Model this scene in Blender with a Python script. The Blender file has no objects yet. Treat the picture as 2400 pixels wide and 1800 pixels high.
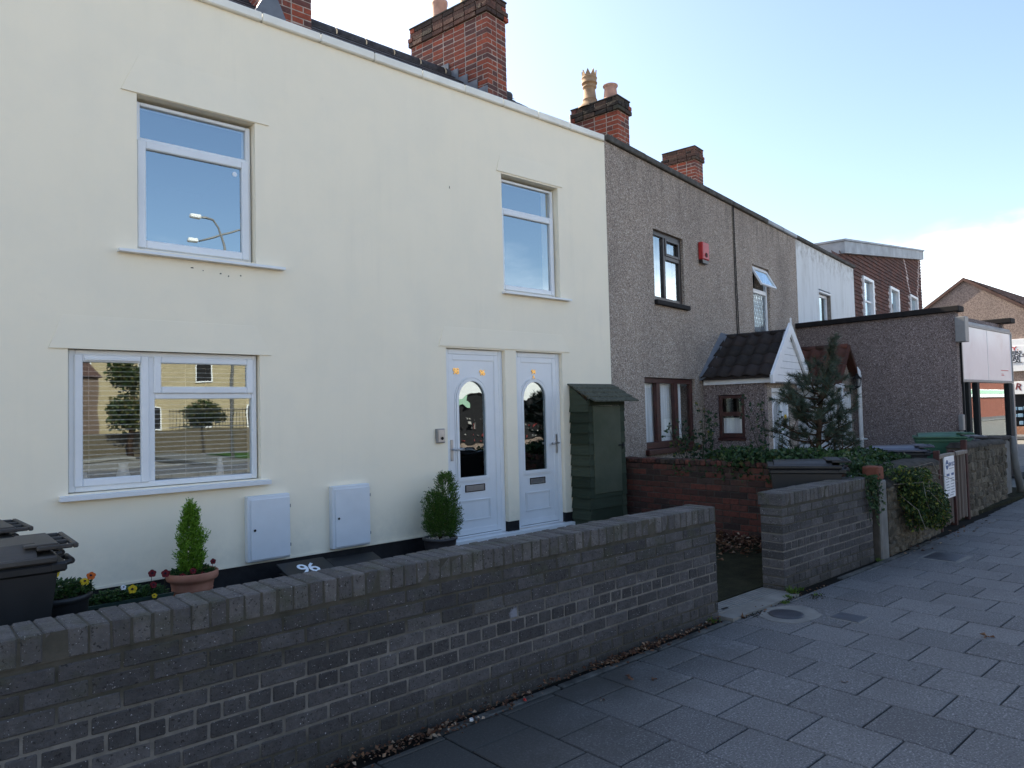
import bpy, math, random
from mathutils import Vector, Matrix, noise
random.seed(7)
R = math.radians
sc = bpy.context.scene
col = sc.collection

# ------------------------------------------------------------------ camera
YAW, PITCH, ROLL = .7297743, .0393754, -.02505939
cp, sp = math.cos(PITCH), math.sin(PITCH)
fw = Vector((math.sin(YAW)*cp, math.cos(YAW)*cp, sp))
rt = Vector((math.cos(YAW), -math.sin(YAW), 0)); up = rt.cross(fw)
cr, sr = math.cos(ROLL), math.sin(ROLL)
rt, up = cr*rt + sr*up, -sr*rt + cr*up
cam_d = bpy.data.cameras.new('camera'); cam = bpy.data.objects.new('camera', cam_d); col.objects.link(cam)
cam.matrix_world = Matrix(((rt.x, up.x, -fw.x, 0), (rt.y, up.y, -fw.y, 0), (rt.z, up.z, -fw.z, 1.6), (0, 0, 0, 1)))
cam_d.sensor_width = 36; cam_d.lens = 36*1695.07/2400; cam_d.clip_start = .05; cam_d.clip_end = 2000
sc.camera = cam
CAMP = Vector((0, 0, 1.6))
def in_view(p, m=1.12):
    v = Vector(p) - CAMP; d = v.dot(fw)
    if d < .2: return False
    return abs(v.dot(rt)/d) < m*1200/1695 and abs(v.dot(up)/d) < m*900/1695

# ------------------------------------------------------------------ sky, sun, exposure
SUN_AZ, SUN_EL = R(-9), R(36)          # azimuth from +Y towards +X
sdir = Vector((math.sin(SUN_AZ)*math.cos(SUN_EL), math.cos(SUN_AZ)*math.cos(SUN_EL), math.sin(SUN_EL)))
W = bpy.data.worlds.new('World'); sc.world = W; W.use_nodes = True
wn, wl = W.node_tree.nodes, W.node_tree.links; wn.clear()
def N(nodes, t, **k):
    n = nodes.new(t)
    for a, b in k.items():
        if a in ('loc',): continue
        setattr(n, a, b)
    return n
sky = N(wn, 'ShaderNodeTexSky', sky_type='NISHITA', sun_disc=False, sun_elevation=SUN_EL, sun_rotation=SUN_AZ,
        altitude=50, air_density=1.0, dust_density=2.0, ozone_density=1.0)
tc = N(wn, 'ShaderNodeTexCoord'); sep = N(wn, 'ShaderNodeSeparateXYZ'); wl.new(tc.outputs['Generated'], sep.inputs[0])
zc = N(wn, 'ShaderNodeMath', operation='MAXIMUM'); wl.new(sep.outputs[2], zc.inputs[0]); zc.inputs[1].default_value = 0
za = N(wn, 'ShaderNodeMath', operation='ADD'); wl.new(zc.outputs[0], za.inputs[0]); za.inputs[1].default_value = .16
dv = N(wn, 'ShaderNodeVectorMath', operation='DIVIDE'); wl.new(tc.outputs['Generated'], dv.inputs[0])
cb = N(wn, 'ShaderNodeCombineXYZ')
for i in range(3): wl.new(za.outputs[0], cb.inputs[i])
wl.new(cb.outputs[0], dv.inputs[1])
mp = N(wn, 'ShaderNodeMapping'); mp.inputs['Location'].default_value = (1.35, .25, 0); wl.new(dv.outputs[0], mp.inputs['Vector'])
nz = N(wn, 'ShaderNodeTexNoise'); nz.inputs['Scale'].default_value = .75; nz.inputs['Detail'].default_value = 9; nz.inputs['Roughness'].default_value = .55
wl.new(mp.outputs[0], nz.inputs['Vector'])
# clouds gather low over the horizon, all the way round
zb = N(wn, 'ShaderNodeMapRange'); wl.new(zc.outputs[0], zb.inputs['Value'])
for k, v in (('From Min', .08), ('From Max', .31), ('To Min', .15), ('To Max', -.16)): zb.inputs[k].default_value = v
ad = N(wn, 'ShaderNodeMath', operation='ADD'); wl.new(nz.outputs['Fac'], ad.inputs[0]); wl.new(zb.outputs[0], ad.inputs[1])
cm = N(wn, 'ShaderNodeMapRange', interpolation_type='SMOOTHSTEP'); wl.new(ad.outputs[0], cm.inputs['Value'])
for k, v in (('From Min', .52), ('From Max', .78), ('To Min', 0), ('To Max', .92)): cm.inputs[k].default_value = v
mx = N(wn, 'ShaderNodeMix', data_type='RGBA'); wl.new(cm.outputs[0], mx.inputs['Factor']); wl.new(sky.outputs[0], mx.inputs['A'])
n3 = N(wn, 'ShaderNodeTexNoise'); n3.inputs['Scale'].default_value = 2.2; n3.inputs['Detail'].default_value = 8; wl.new(mp.outputs[0], n3.inputs['Vector'])
rc = N(wn, 'ShaderNodeValToRGB'); rc.color_ramp.elements[0].position = .38; rc.color_ramp.elements[0].color = (7.0, 7.6, 8.6, 1); rc.color_ramp.elements[1].position = .58; rc.color_ramp.elements[1].color = (14, 14, 14, 1)
wl.new(n3.outputs['Fac'], rc.inputs[0]); wl.new(rc.outputs[0], mx.inputs['B'])
bg = N(wn, 'ShaderNodeBackground'); bg.inputs['Strength'].default_value = .14; wl.new(mx.outputs['Result'], bg.inputs['Color'])
wo = N(wn, 'ShaderNodeOutputWorld'); wl.new(bg.outputs[0], wo.inputs['Surface'])
sl = bpy.data.lights.new('sun', 'SUN'); sl.energy = 5.0; sl.angle = R(.53); sl.color = (1, .89, .70)
so = bpy.data.objects.new('sun', sl); col.objects.link(so); so.rotation_euler = sdir.to_track_quat('Z', 'Y').to_euler()
so.location = (0, 0, 30)
vs = sc.view_settings
vs.view_transform = 'Standard'; vs.look = 'None'; vs.exposure = 1.24; vs.gamma = 1; vs.use_curve_mapping = False
sc.render.engine = 'CYCLES'

# ------------------------------------------------------------------ materials
def srgb(r, g, b):
    f = lambda c: c/12.92 if c <= .04045 else ((c+.055)/1.055)**2.4
    return (f(r/255), f(g/255), f(b/255), 1)
class M:
    """small node-graph builder; all textures run on world position"""
    def __init__(s, name, rough=.8, spec=.4, metal=0):
        s.m = bpy.data.materials.new(name); s.m.use_nodes = True
        s.n, s.l = s.m.node_tree.nodes, s.m.node_tree.links; s.n.clear()
        s.p = N(s.n, 'ShaderNodeBsdfPrincipled'); s.o = N(s.n, 'ShaderNodeOutputMaterial'); s.l.new(s.p.outputs[0], s.o.inputs[0])
        s.p.inputs['Roughness'].default_value = rough; s.p.inputs['Metallic'].default_value = metal
        s.p.inputs['Specular IOR Level'].default_value = spec
        s.g = N(s.n, 'ShaderNodeNewGeometry'); s.pos = s.g.outputs['Position']
    def put(s, sock, v):
        if hasattr(v, 'is_output') or isinstance(v, bpy.types.NodeSocket): s.l.new(v, sock)
        else: sock.default_value = v
    def noise(s, scale, detail=4, rough=.55, vec=None, stretch=None, dist=0):
        n = N(s.n, 'ShaderNodeTexNoise'); n.inputs['Scale'].default_value = scale; n.inputs['Detail'].default_value = detail
        n.inputs['Roughness'].default_value = rough; n.inputs['Distortion'].default_value = dist
        v = vec or s.pos
        if stretch:
            mpn = N(s.n, 'ShaderNodeMapping'); mpn.inputs['Scale'].default_value = stretch; s.l.new(v, mpn.inputs['Vector']); v = mpn.outputs[0]
        s.l.new(v, n.inputs['Vector']); return n.outputs['Fac']
    def vor(s, scale, out='Color', rnd=1):
        n = N(s.n, 'ShaderNodeTexVoronoi'); n.inputs['Scale'].default_value = scale; n.inputs['Randomness'].default_value = rnd
        s.l.new(s.pos, n.inputs['Vector']); return n.outputs[out]
    def ramp(s, fac, stops, const=False):
        n = N(s.n, 'ShaderNodeValToRGB'); s.put(n.inputs[0], fac); e = n.color_ramp.elements
        if const: n.color_ramp.interpolation = 'CONSTANT'
        e[0].position, e[0].color = stops[0]; e[1].position, e[1].color = stops[-1]
        for p, c in stops[1:-1]: x = e.new(p); x.color = c
        return n.outputs[0]
    def rng(s, fac, a, b, c=0, d=1):
        n = N(s.n, 'ShaderNodeMapRange'); s.put(n.inputs['Value'], fac)
        for k, v in zip(('From Min', 'From Max', 'To Min', 'To Max'), (a, b, c, d)): n.inputs[k].default_value = v
        return n.outputs[0]
    def math(s, op, a, b=0):
        n = N(s.n, 'ShaderNodeMath', operation=op); s.put(n.inputs[0], a); s.put(n.inputs[1], b); return n.outputs[0]
    def mix(s, f, a, b, mode='MIX'):
        n = N(s.n, 'ShaderNodeMix', data_type='RGBA', blend_type=mode); s.put(n.inputs['Factor'], f); s.put(n.inputs['A'], a); s.put(n.inputs['B'], b)
        return n.outputs['Result']
    def axis(s, i):
        n = N(s.n, 'ShaderNodeSeparateXYZ'); s.l.new(s.pos, n.inputs[0]); return n.outputs[i]
    def rand(s): return N(s.n, 'ShaderNodeObjectInfo').outputs['Random']
    def island(s): return s.g.outputs['Random Per Island']
    def color(s, v): s.put(s.p.inputs['Base Color'], v); return s
    def rough(s, v): s.put(s.p.inputs['Roughness'], v); return s
    def bump(s, h, strength=.3, dist=.01):
        n = N(s.n, 'ShaderNodeBump'); n.inputs['Strength'].default_value = strength; n.inputs['Distance'].default_value = dist
        s.put(n.inputs['Height'], h); s.l.new(n.outputs[0], s.p.inputs['Normal']); return s
def C(r, g, b): return (r, g, b, 1)
def plain(name, c, rough=.6, spec=.4, metal=0, var=.12, scale=9, b=0, bs=60):
    m = M(name, rough, spec, metal); f = m.noise(scale, 5)
    d = [max(0, x*(1-var)) for x in c[:3]]; u = [min(1, x*(1+var)) for x in c[:3]]
    m.color(m.ramp(f, [(.3, (*d, 1)), (.7, (*u, 1))]))
    if b: m.bump(m.noise(bs, 3), b, .004)
    return m.m
MT = {}
# painted masonry of the cream house: faint streaks, pinkish and greenish clouds, fine roller texture
m = M('cream_masonry_paint', .75, .25)
c1 = m.ramp(m.noise(.55, 5, .6), [(.3, C(.87, .79, .625)), (.7, C(.905, .82, .655))])
st = m.noise(1, 5, .6, stretch=(3.2, 3.2, .35)); c2 = m.mix(m.rng(st, .5, .82, 0, .10), c1, C(.60, .59, .50))
sp_ = m.rng(m.noise(3.3, 6, .7), .66, .82, 0, .3); c3 = m.mix(sp_, c2, C(.64, .56, .47))
zf = m.math('MULTIPLY', m.rng(m.noise(1, 6, .65, stretch=(9, 9, .5)), .50, .72), m.rng(m.noise(.9, 3), .45, .65)); c3 = m.mix(m.math('MULTIPLY', zf, .09), c3, C(.45, .43, .36))
c3 = m.mix(m.rng(m.noise(2.1, 6, .62), .42, .62, 0, .10), c3, C(.62, .62, .56)); c3 = m.mix(m.math('MULTIPLY', m.rng(m.axis(2), .25, .75, 1, 0), m.rng(m.noise(5, 5, .7), .4, .7, 0, .35)), c3, C(.42, .41, .35))
m.color(c3); m.bump(m.math('ADD', m.noise(260, 3), m.math('MULTIPLY', m.noise(7, 3), 1.6)), .22, .003); MT['cream'] = m.m
m = M('black_masonry_paint', .55, .3); m.color(m.ramp(m.noise(8, 5), [(.35, C(.008, .008, .010)), (.75, C(.02, .02, .023))])); m.bump(m.noise(40, 4), .4, .01); MT['blackpaint'] = m.m
m = M('white_upvc', .32, .5); m.color(m.ramp(m.noise(3, 5), [(.3, C(.70, .72, .74)), (.75, C(.78, .80, .82))])); MT['upvc'] = m.m
MT['coping'] = plain('painted_coping', C(.80, .78, .70), .7, var=.1, scale=3, b=.2)
MT['metalbox'] = plain('white_painted_metal', C(.66, .69, .72), .45, var=.05, scale=4)
m = M('pebbledash_brown', .9, .2)
def pebble(m, pal, big, sc_=92, bmp=.8, runs=.55):
    v = m.vor(sc_, 'Color'); s = N(m.n, 'ShaderNodeSeparateColor'); m.l.new(v, s.inputs[0])
    c = m.ramp(s.outputs[0], pal, True)
    c = m.mix(m.rng(m.noise(1.1, 5, .6, stretch=(1, 1, .45)), .42, .75, 0, big), c, C(.06, .055, .055))
    c = m.mix(m.rng(m.noise(16, 3), .4, .7, 0, .12), c, C(.06, .05, .05))
    if runs:
        rn = m.math('MULTIPLY', m.rng(m.noise(1.6, 5, .6, stretch=(5, 5, .5)), .46, .72), m.rng(m.axis(2), 4.3, 5.4, 0, runs)); c = m.mix(rn, c, C(.065, .06, .055))
    m.color(c); m.bump(m.vor(sc_, 'Distance'), bmp, .010)
pebble(m, [(0, C(.17, .135, .112)), (.12, C(.31, .25, .205)), (.45, C(.41, .335, .275)), (.72, C(.50, .42, .35)), (.9, C(.68, .61, .53)), (1, C(.68, .61, .53))], .38); MT['pebble'] = m.m
m = M('pebbledash_dark', .9, .2)
pebble(m, [(0, C(.09, .07, .065)), (.16, C(.19, .147, .135)), (.5, C(.26, .205, .19)), (.78, C(.33, .27, .25)), (.93, C(.50, .43, .40)), (1, C(.50, .43, .40))], .3, 80, .8, 0); MT['pebble2'] = m.m
m = M('pebbledash_far', .9, .2)
pebble(m, [(0, C(.19, .145, .125)), (.3, C(.25, .19, .165)), (.6, C(.30, .235, .20)), (1, C(.36, .29, .25))], .15, 26, .3, 0); MT['pebble3'] = m.m
m = M('white_render_old', .8, .25); f = m.noise(1.6, 6, .65, stretch=(2.5, 2.5, .5))
c = m.mix(m.rng(f, .48, .8, 0, .55), C(.70, .71, .70), C(.36, .34, .30)); zz = m.rng(m.axis(2), 4.75, 5.3, 0, 1)
c = m.mix(m.math('MULTIPLY', zz, m.rng(m.noise(6, 5, .7), .45, .7, 0, .8)), c, C(.22, .19, .15)); m.color(c); m.bump(m.noise(30, 4), .3, .01); MT['whiterender'] = m.m
def brickmat(name, pal, rough=.88, speck=0, green=0):
    m = M(name, rough, .25); r = m.math('FRACT', m.math('ADD', m.rand(), m.island()))
    c = m.ramp(r, pal)
    c = m.mix(m.rng(m.noise(22, 5, .7), .35, .75, 0, .6), c, C(*[x*.45 for x in pal[0][1][:3]]))
    if green: c = m.mix(m.math('MULTIPLY', m.rng(m.axis(2), .45, .86, 0, 1), m.rng(m.noise(7, 4, .6), .48, .68, 0, green)), c, C(.055, .06, .028))
    if green: c = m.mix(m.rng(m.math('ADD', m.axis(2), m.math('MULTIPLY', m.noise(5, 3), .22)), .10, .26, .55, 0), c, C(.035, .034, .028))
    if speck:
        c = m.mix(m.rng(m.noise(125, 2, .5), .685, .735, 0, speck), c, C(.50, .50, .51)); c = m.mix(m.rng(m.noise(85, 2, .5), .32, .38, .7, 0), c, C(.012, .011, .01))
    if name == 'grey_concrete_brick':                     # two pale splash stains on the brickwork
        for cx_, cz_, rr in ((.405, .315, .030), (2.765, .452, .026)):
            v = N(m.n, 'ShaderNodeVectorMath', operation='DISTANCE'); m.l.new(m.pos, v.inputs[0]); v.inputs[1].default_value = (cx_, 3.12, cz_)
            f = m.math('ADD', v.outputs['Value'], m.math('MULTIPLY', m.noise(45, 4, .7), .04)); c = m.mix(m.rng(f, rr+.02, rr+.035, .55, 0), c, C(.30, .32, .38))
    m.color(c); m.bump(m.math('ADD', m.noise(110, 4, .7), m.math('MULTIPLY', m.noise(28, 3, .6), 1.5)), .8, .007); return m.m
MT['gbrick'] = brickmat('grey_concrete_brick', [(0, C(.052, .050, .051)), (.35, C(.067, .064, .065)), (.75, C(.086, .082, .083)), (1, C(.116, .110, .110))], speck=.75, green=.75)
MT['gcoping'] = brickmat('grey_coping_brick', [(0, C(.085, .080, .079)), (.4, C(.105, .099, .097)), (.75, C(.125, .118, .115)), (1, C(.15, .14, .135))], speck=.6, green=.55)  # paler than the wall brick: skylight on the coping tops put into the colour
MT['rbrick'] = brickmat('red_garden_brick', [(0, C(.045, .030, .027)), (.3, C(.080, .040, .032)), (.55, C(.13, .048, .036)), (.8, C(.17, .056, .040)), (1, C(.075, .050, .042))], green=.3)
MT['cbrick'] = brickmat('chimney_brick', [(0, C(.10, .055, .052)), (.28, C(.155, .06, .05)), (.5, C(.27, .07, .042)), (.8, C(.37, .085, .045)), (1, C(.20, .07, .05))])
MT['capbrick'] = brickmat('sooty_cap_brick', [(0, C(.04, .028, .024)), (.4, C(.085, .05, .04)), (.8, C(.15, .07, .052)), (1, C(.07, .055, .042))])
MT['blackbrick'] = brickmat('blackened_cap_brick', [(0, C(.022, .02, .018)), (.5, C(.05, .04, .034)), (.85, C(.10, .06, .045)), (1, C(.055, .055, .04))])
m = M('grey_mortar', .95, .1); z = m.axis(2); low = m.rng(m.math('ADD', z, m.math('MULTIPLY', m.noise(3, 3), .08)), .50, .60, 1, 0)
low = m.math('MULTIPLY', low, m.rng(m.math('ADD', z, m.math('MULTIPLY', m.noise(4, 3), .1)), .17, .27, 0, 1))
m.color(m.mix(low, m.ramp(m.noise(12, 4), [(.3, C(.05, .048, .038)), (.7, C(.085, .078, .064))]), m.ramp(m.noise(14, 4), [(.3, C(.12, .112, .10)), (.7, C(.20, .187, .168))]))); m.bump(m.noise(90, 4), .5, .006); MT['gmortar'] = m.m
MT['rmortar'] = plain('dirty_mortar', C(.07, .062, .052), .95, .1, var=.35, b=.4)
MT['cmortar'] = plain('chimney_mortar', C(.34, .28, .24), .95, .1, var=.3, b=.4)
m = M('paving_slab', .8, .3); r = m.rand(); r2 = m.math('FRACT', m.math('ADD', r, m.island()))
c = m.ramp(r2, [(0, C(.088, .088, .090)), (.5, C(.110, .110, .112)), (1, C(.135, .134, .134))])
c = m.mix(m.rng(m.noise(95, 3, .6), .54, .66, 0, .75), c, C(.30, .30, .30)); c = m.mix(m.rng(m.noise(80, 3, .6), .34, .45, .75, 0), c, C(.035, .035, .038))
c = m.mix(m.rng(m.vor(3.1, 'Distance'), .035, .055, .75, 0), c, C(.05, .045, .042)); c = m.mix(m.rng(m.noise(9, 5, .7), .58, .74, 0, .5), c, C(.06, .058, .055))
c = m.mix(m.rng(m.noise(2.2, 6, .65), .45, .75, 0, .5), c, C(.085, .08, .078))
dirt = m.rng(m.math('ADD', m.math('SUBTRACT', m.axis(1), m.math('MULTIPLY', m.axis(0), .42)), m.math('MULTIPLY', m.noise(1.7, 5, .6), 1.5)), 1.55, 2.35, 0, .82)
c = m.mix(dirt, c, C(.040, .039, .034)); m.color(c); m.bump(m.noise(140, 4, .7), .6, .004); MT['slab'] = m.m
MT['joint'] = plain('slab_bedding', C(.012, .011, .009), .95, .1, var=.4)
m = M('far_paving', .85, .3); c = m.ramp(m.noise(1.5, 6, .6), [(.3, C(.12, .12, .125)), (.7, C(.17, .17, .175))])
b_ = N(m.n, 'ShaderNodeTexBrick'); mp_ = N(m.n, 'ShaderNodeMapping'); mp_.inputs['Rotation'].default_value = (0, 0, R(90)); m.l.new(m.pos, mp_.inputs[0]); m.l.new(mp_.outputs[0], b_.inputs[0])
b_.inputs['Scale'].default_value = 1; b_.inputs['Brick Width'].default_value = .39; b_.inputs['Row Height'].default_value = .383; b_.inputs['Mortar Size'].default_value = .008
b_.inputs['Color1'].default_value = (1, 1, 1, 1); b_.inputs['Color2'].default_value = (.85, .85, .85, 1); b_.inputs['Mortar'].default_value = (.2, .2, .2, 1)
m.color(m.mix(1, c, b_.outputs[0], 'MULTIPLY')); m.bump(m.noise(120, 3), .3, .003); MT['farpave'] = m.m
MT['asphalt'] = plain('worn_asphalt', C(.21, .20, .18), .9, .3, var=.25, scale=5, b=.5, bs=180)  # pale tone raised so the sunlit road bounces light onto the facades
MT['concrete'] = plain('pale_concrete', C(.17, .168, .158), .9, .2, var=.2, scale=6, b=.5, bs=90)
m = M('mossy_soil', .95, .1); m.color(m.ramp(m.noise(5, 6, .7), [(.3, C(.012, .012, .008)), (.55, C(.025, .026, .014)), (.75, C(.04, .036, .022))])); m.bump(m.noise(40, 5, .7), .8, .02); MT['soil'] = m.m
m = M('rubble_stone', .95, .15); r = m.math('FRACT', m.math('ADD', m.rand(), m.island()))
c = m.ramp(r, [(0, C(.075, .066, .052)), (.4, C(.14, .12, .09)), (.75, C(.21, .18, .135)), (1, C(.13, .12, .10))]); c = m.mix(m.rng(m.noise(18, 5, .7), .4, .7, 0, .7), c, C(.035, .033, .022))
c = m.mix(m.rng(m.noise(9, 4, .6), .58, .75, 0, .5), c, C(.26, .23, .17)); m.color(c); m.bump(m.noise(30, 5, .75), 1, .03); MT['stone'] = m.m
MT['stonemortar'] = plain('lime_mortar_dark', C(.105, .09, .068), .95, .1, var=.4, scale=12, b=.6)
MT['cap'] = plain('weathered_cement_cap', C(.050, .047, .042), .95, .1, var=.4, scale=10, b=.6)
MT['darkcoping'] = plain('dark_stone_coping', C(.085, .08, .072), .9, .2, var=.35, scale=8, b=.5)
MT['blackcoping'] = plain('black_roof_edge', C(.016, .014, .014), .8, .25, var=.3, scale=6)
MT['slate'] = plain('old_slate', C(.045, .042, .045), .75, .35, var=.5, scale=14, b=.5)
m = M('brown_pantile', .8, .3); c = m.ramp(m.rand(), [(0, C(.020, .016, .015)), (1, C(.038, .028, .026))]); c = m.mix(m.rng(m.noise(14, 5, .7), .5, .75, 0, .6), c, C(.05, .045, .035)); m.color(c); m.bump(m.noise(60, 4), .4, .005); MT['pantile'] = m.m
m = M('red_clay_pantile', .85, .25); c = m.ramp(m.rand(), [(0, C(.065, .03, .023)), (.6, C(.12, .045, .032)), (1, C(.055, .033, .026))]); c = m.mix(m.rng(m.noise(12, 5, .7), .5, .75, 0, .75), c, C(.04, .03, .025)); m.color(c); m.bump(m.noise(60, 4), .4, .005); MT['redtile'] = m.m
m = M('hung_tile', .85, .25); c = m.ramp(m.island(), [(0, C(.085, .04, .032)), (.5, C(.125, .055, .042)), (.85, C(.16, .065, .046)), (1, C(.09, .06, .05))]); c = m.mix(m.rng(m.noise(2, 5, .6), .45, .7, 0, .5), c, C(.07, .05, .045)); m.color(c); MT['hungtile'] = m.m
MT['paletile'] = plain('pale_tile', C(.48, .38, .35), .85, .2, var=.25, scale=6)
MT['lead'] = plain('lead_sheet', C(.13, .145, .17), .5, .5, var=.3, scale=5, b=.3)
MT['leadpale'] = plain('weathered_lead', C(.25, .27, .29), .55, .5, var=.3, scale=2)
MT['brownwood'] = plain('brown_stained_timber', C(.052, .014, .011), .45, .5, var=.35, scale=18)
MT['darkbrown'] = plain('dark_brown_frame', C(.022, .014, .012), .4, .5, var=.35, scale=18)
m = M('green_stained_board', .85, .2); c = m.ramp(m.rand(), [(0, C(.026, .036, .023)), (.5, C(.042, .054, .036)), (1, C(.058, .070, .047))]); c = m.mix(m.rng(m.noise(2.5, 6, .7, stretch=(1, 1, 7)), .45, .75, 0, .55), c, C(.03, .028, .018)); m.color(c); m.bump(m.noise(4, 6, .7, stretch=(1, 1, 20)), .5, .005); MT['greenboard'] = m.m
m = M('green_painted_door', .8, .25); c = m.ramp(m.noise(3, 6, .6), [(.3, C(.055, .066, .042)), (.7, C(.085, .092, .064))]); c = m.mix(m.rng(m.noise(1.7, 4, .6), .55, .7, 0, .6), c, C(.085, .06, .035)); m.color(c); m.bump(m.noise(50, 4), .3, .004); MT['greendoor'] = m.m
MT['felt'] = plain('green_mineral_felt', C(.085, .088, .068), .95, .15, var=.35, scale=30, b=.6, bs=200)
m = M('weathered_slat', .9, .15); c = m.ramp(m.rand(), [(0, C(.085, .062, .05)), (.5, C(.15, .12, .10)), (1, C(.21, .18, .155))]); c = m.mix(m.rng(m.noise(5, 6, .7, stretch=(3, 3, .3)), .45, .75, 0, .6), c, C(.05, .03, .025)); m.color(c); MT['slat'] = m.m
MT['redpost'] = plain('red_brown_post', C(.055, .022, .019), .7, .3, var=.4, scale=12)
MT['palewood'] = plain('bleached_timber', C(.22, .19, .16), .9, .2, var=.25, scale=15)
MT['binblack'] = plain('black_bin_plastic', C(.012, .012, .013), .48, .45, var=.25, scale=6, b=.15, bs=220)
MT['binlid'] = plain('faded_bin_lid', C(.055, .049, .044), .55, .4, var=.3, scale=5, b=.2, bs=200)
MT['binblue'] = plain('blue_black_bin_lid', C(.045, .055, .085), .35, .5, var=.2, scale=6)
MT['bingreen'] = plain('green_bin_plastic', C(.02, .085, .045), .42, .45, var=.25, scale=6)
MT['binslate'] = plain('grey_bin_plastic', C(.09, .09, .10), .42, .45, var=.25, scale=6)
MT['rubber'] = plain('black_rubber', C(.012, .012, .012), .8)
m = M('terracotta_pot', .8, .25); m.color(m.ramp(m.noise(9, 5), [(.3, C(.33, .135, .085)), (.7, C(.42, .19, .125))])); MT['terracotta'] = m.m
MT['postred'] = plain('orange_red_brick', C(.15, .055, .036), .85, .2, var=.3, scale=14, b=.3)
MT['dirtyconcrete'] = plain('dirty_concrete', C(.085, .083, .076), .9, .2, var=.6, scale=9, b=.5, bs=90)
m = M('mixed_bright_goods', .6); m.color(m.ramp(m.island(), [(0, C(.22, .04, .04)), (.35, C(.4, .38, .36)), (.6, C(.10, .09, .09)), (.85, C(.25, .05, .06)), (1, C(.08, .16, .11))], True)); MT['goodsred'] = m.m
MT['clay'] = plain('buff_clay_pot', C(.33, .215, .125), .75, .3, var=.22, scale=9)
MT['clay2'] = plain('pink_clay_pot', C(.46, .26, .19), .75, .3, var=.18, scale=9)
MT['blackpot'] = plain('black_plastic_pot', C(.018, .018, .02), .45)
MT['glazedpot'] = plain('dark_glazed_pot', C(.035, .032, .034), .4, .5, var=.4)
MT['trough'] = plain('dark_green_trough', C(.010, .028, .022), .5)
MT['steel'] = plain('brushed_steel', C(.45, .45, .46), .35, .5, .9)
MT['greymetal'] = plain('grey_metal', C(.22, .22, .22), .5, .5, .3)
MT['brass'] = plain('polished_brass', C(.85, .50, .16), .28, .5, 1, var=.05)
MT['red'] = plain('red_plastic', C(.42, .022, .022), .4, .5, var=.12)
MT['white'] = plain('white_paint', C(.75, .76, .77), .4, .5, var=.05)
MT['stickwhite'] = plain('white_vinyl_sticker', C(.80, .86, .95), .5)
MT['signblack'] = plain('black_sign_letters', C(.02, .022, .035), .5)
MT['signred'] = plain('red_sign_letters', C(.45, .03, .03), .5)
MT['signblue'] = plain('blue_sign_print', C(.03, .09, .22), .5)
MT['signpurple'] = plain('maroon_sign_letters', C(.16, .04, .05), .5)
MT['greyline'] = plain('grey_print', C(.20, .22, .26), .5)
MT['room'] = plain('dark_room', C(.02, .02, .022), .9, .1)
MT['roomlight'] = plain('dim_room', C(.10, .09, .08), .9, .1)
MT['blind'] = plain('white_blind_slat', C(.72, .70, .66), .5)
MT['iron'] = plain('cast_iron_cover', C(.045, .05, .062), .5, .5, .4, var=.3, b=.5, bs=90)
MT['pebbles'] = plain('white_pebbles', C(.55, .50, .45), .7, var=.3, scale=50)
MT['bark'] = plain('bark', C(.07, .045, .03), .95, .1, var=.4, scale=30, b=.6)
MT['stem'] = plain('green_brown_stem', C(.05, .05, .025), .8, .2, var=.3)
MT['palewall'] = plain('pale_yellow_wall', C(.35, .295, .19), .85, .2, var=.08, scale=2)
MT['redwall'] = plain('terracotta_red_wall', C(.17, .062, .045), .85, .2, var=.12, scale=2)
MT['redroof'] = plain('distant_tile_roof', C(.10, .06, .05), .85, .2, var=.25, scale=2)
MT['shopgreen'] = plain('green_sign_panel', C(.30, .48, .36), .6)
MT['goods'] = plain('pale_blue_goods', C(.18, .30, .42), .6, var=.4, scale=30)
MT['kerb'] = plain('concrete_kerb', C(.26, .25, .24), .9, .2, var=.2, scale=6, b=.3)
MT['outbrick'] = plain('dull_brown_brick', C(.13, .095, .075), .9, .2, var=.15, scale=1)
MT['tarp'] = plain('orange_brown_brick', C(.33, .17, .11), .9, .2, var=.2, scale=10)
def leafmat(name, pal, rough=.55, trans=.25):
    m = M(name, rough, .35); c = m.ramp(m.island(), pal); m.color(c)
    tr = N(m.n, 'ShaderNodeBsdfTranslucent'); m.l.new(c, tr.inputs[0]); ms = N(m.n, 'ShaderNodeMixShader'); ms.inputs[0].default_value = trans
    m.l.new(m.p.outputs[0], ms.inputs[1]); m.l.new(tr.outputs[0], ms.inputs[2]); m.l.new(ms.outputs[0], m.o.inputs[0]); return m.m
MT['lime'] = leafmat('lime_conifer_leaf', [(0, C(.06, .13, .012)), (.5, C(.14, .28, .02)), (1, C(.24, .42, .04))])
MT['conifer'] = leafmat('dwarf_conifer_leaf', [(0, C(.02, .05, .008)), (.5, C(.05, .12, .014)), (.9, C(.10, .20, .025)), (1, C(.14, .09, .05))])
MT['pine'] = leafmat('pine_needle', [(0, C(.022, .042, .026)), (.5, C(.042, .074, .045)), (.8, C(.07, .10, .055)), (1, C(.16, .11, .065))])
MT['ivy'] = leafmat('ivy_leaf', [(0, C(.010, .028, .010)), (.5, C(.022, .06, .018)), (.9, C(.05, .10, .03)), (1, C(.14, .15, .06))])
MT['bush'] = leafmat('yellow_green_leaf', [(0, C(.012, .028, .010)), (.5, C(.028, .062, .016)), (.82, C(.065, .11, .02)), (.95, C(.20, .20, .03)), (1, C(.12, .06, .035))])
MT['rose'] = leafmat('rose_leaf', [(0, C(.012, .035, .018)), (.6, C(.028, .065, .03)), (.9, C(.06, .10, .03)), (1, C(.22, .16, .03))])
MT['pansyleaf'] = leafmat('pansy_leaf', [(0, C(.012, .04, .012)), (.6, C(.035, .09, .025)), (1, C(.09, .15, .04))])
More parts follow.
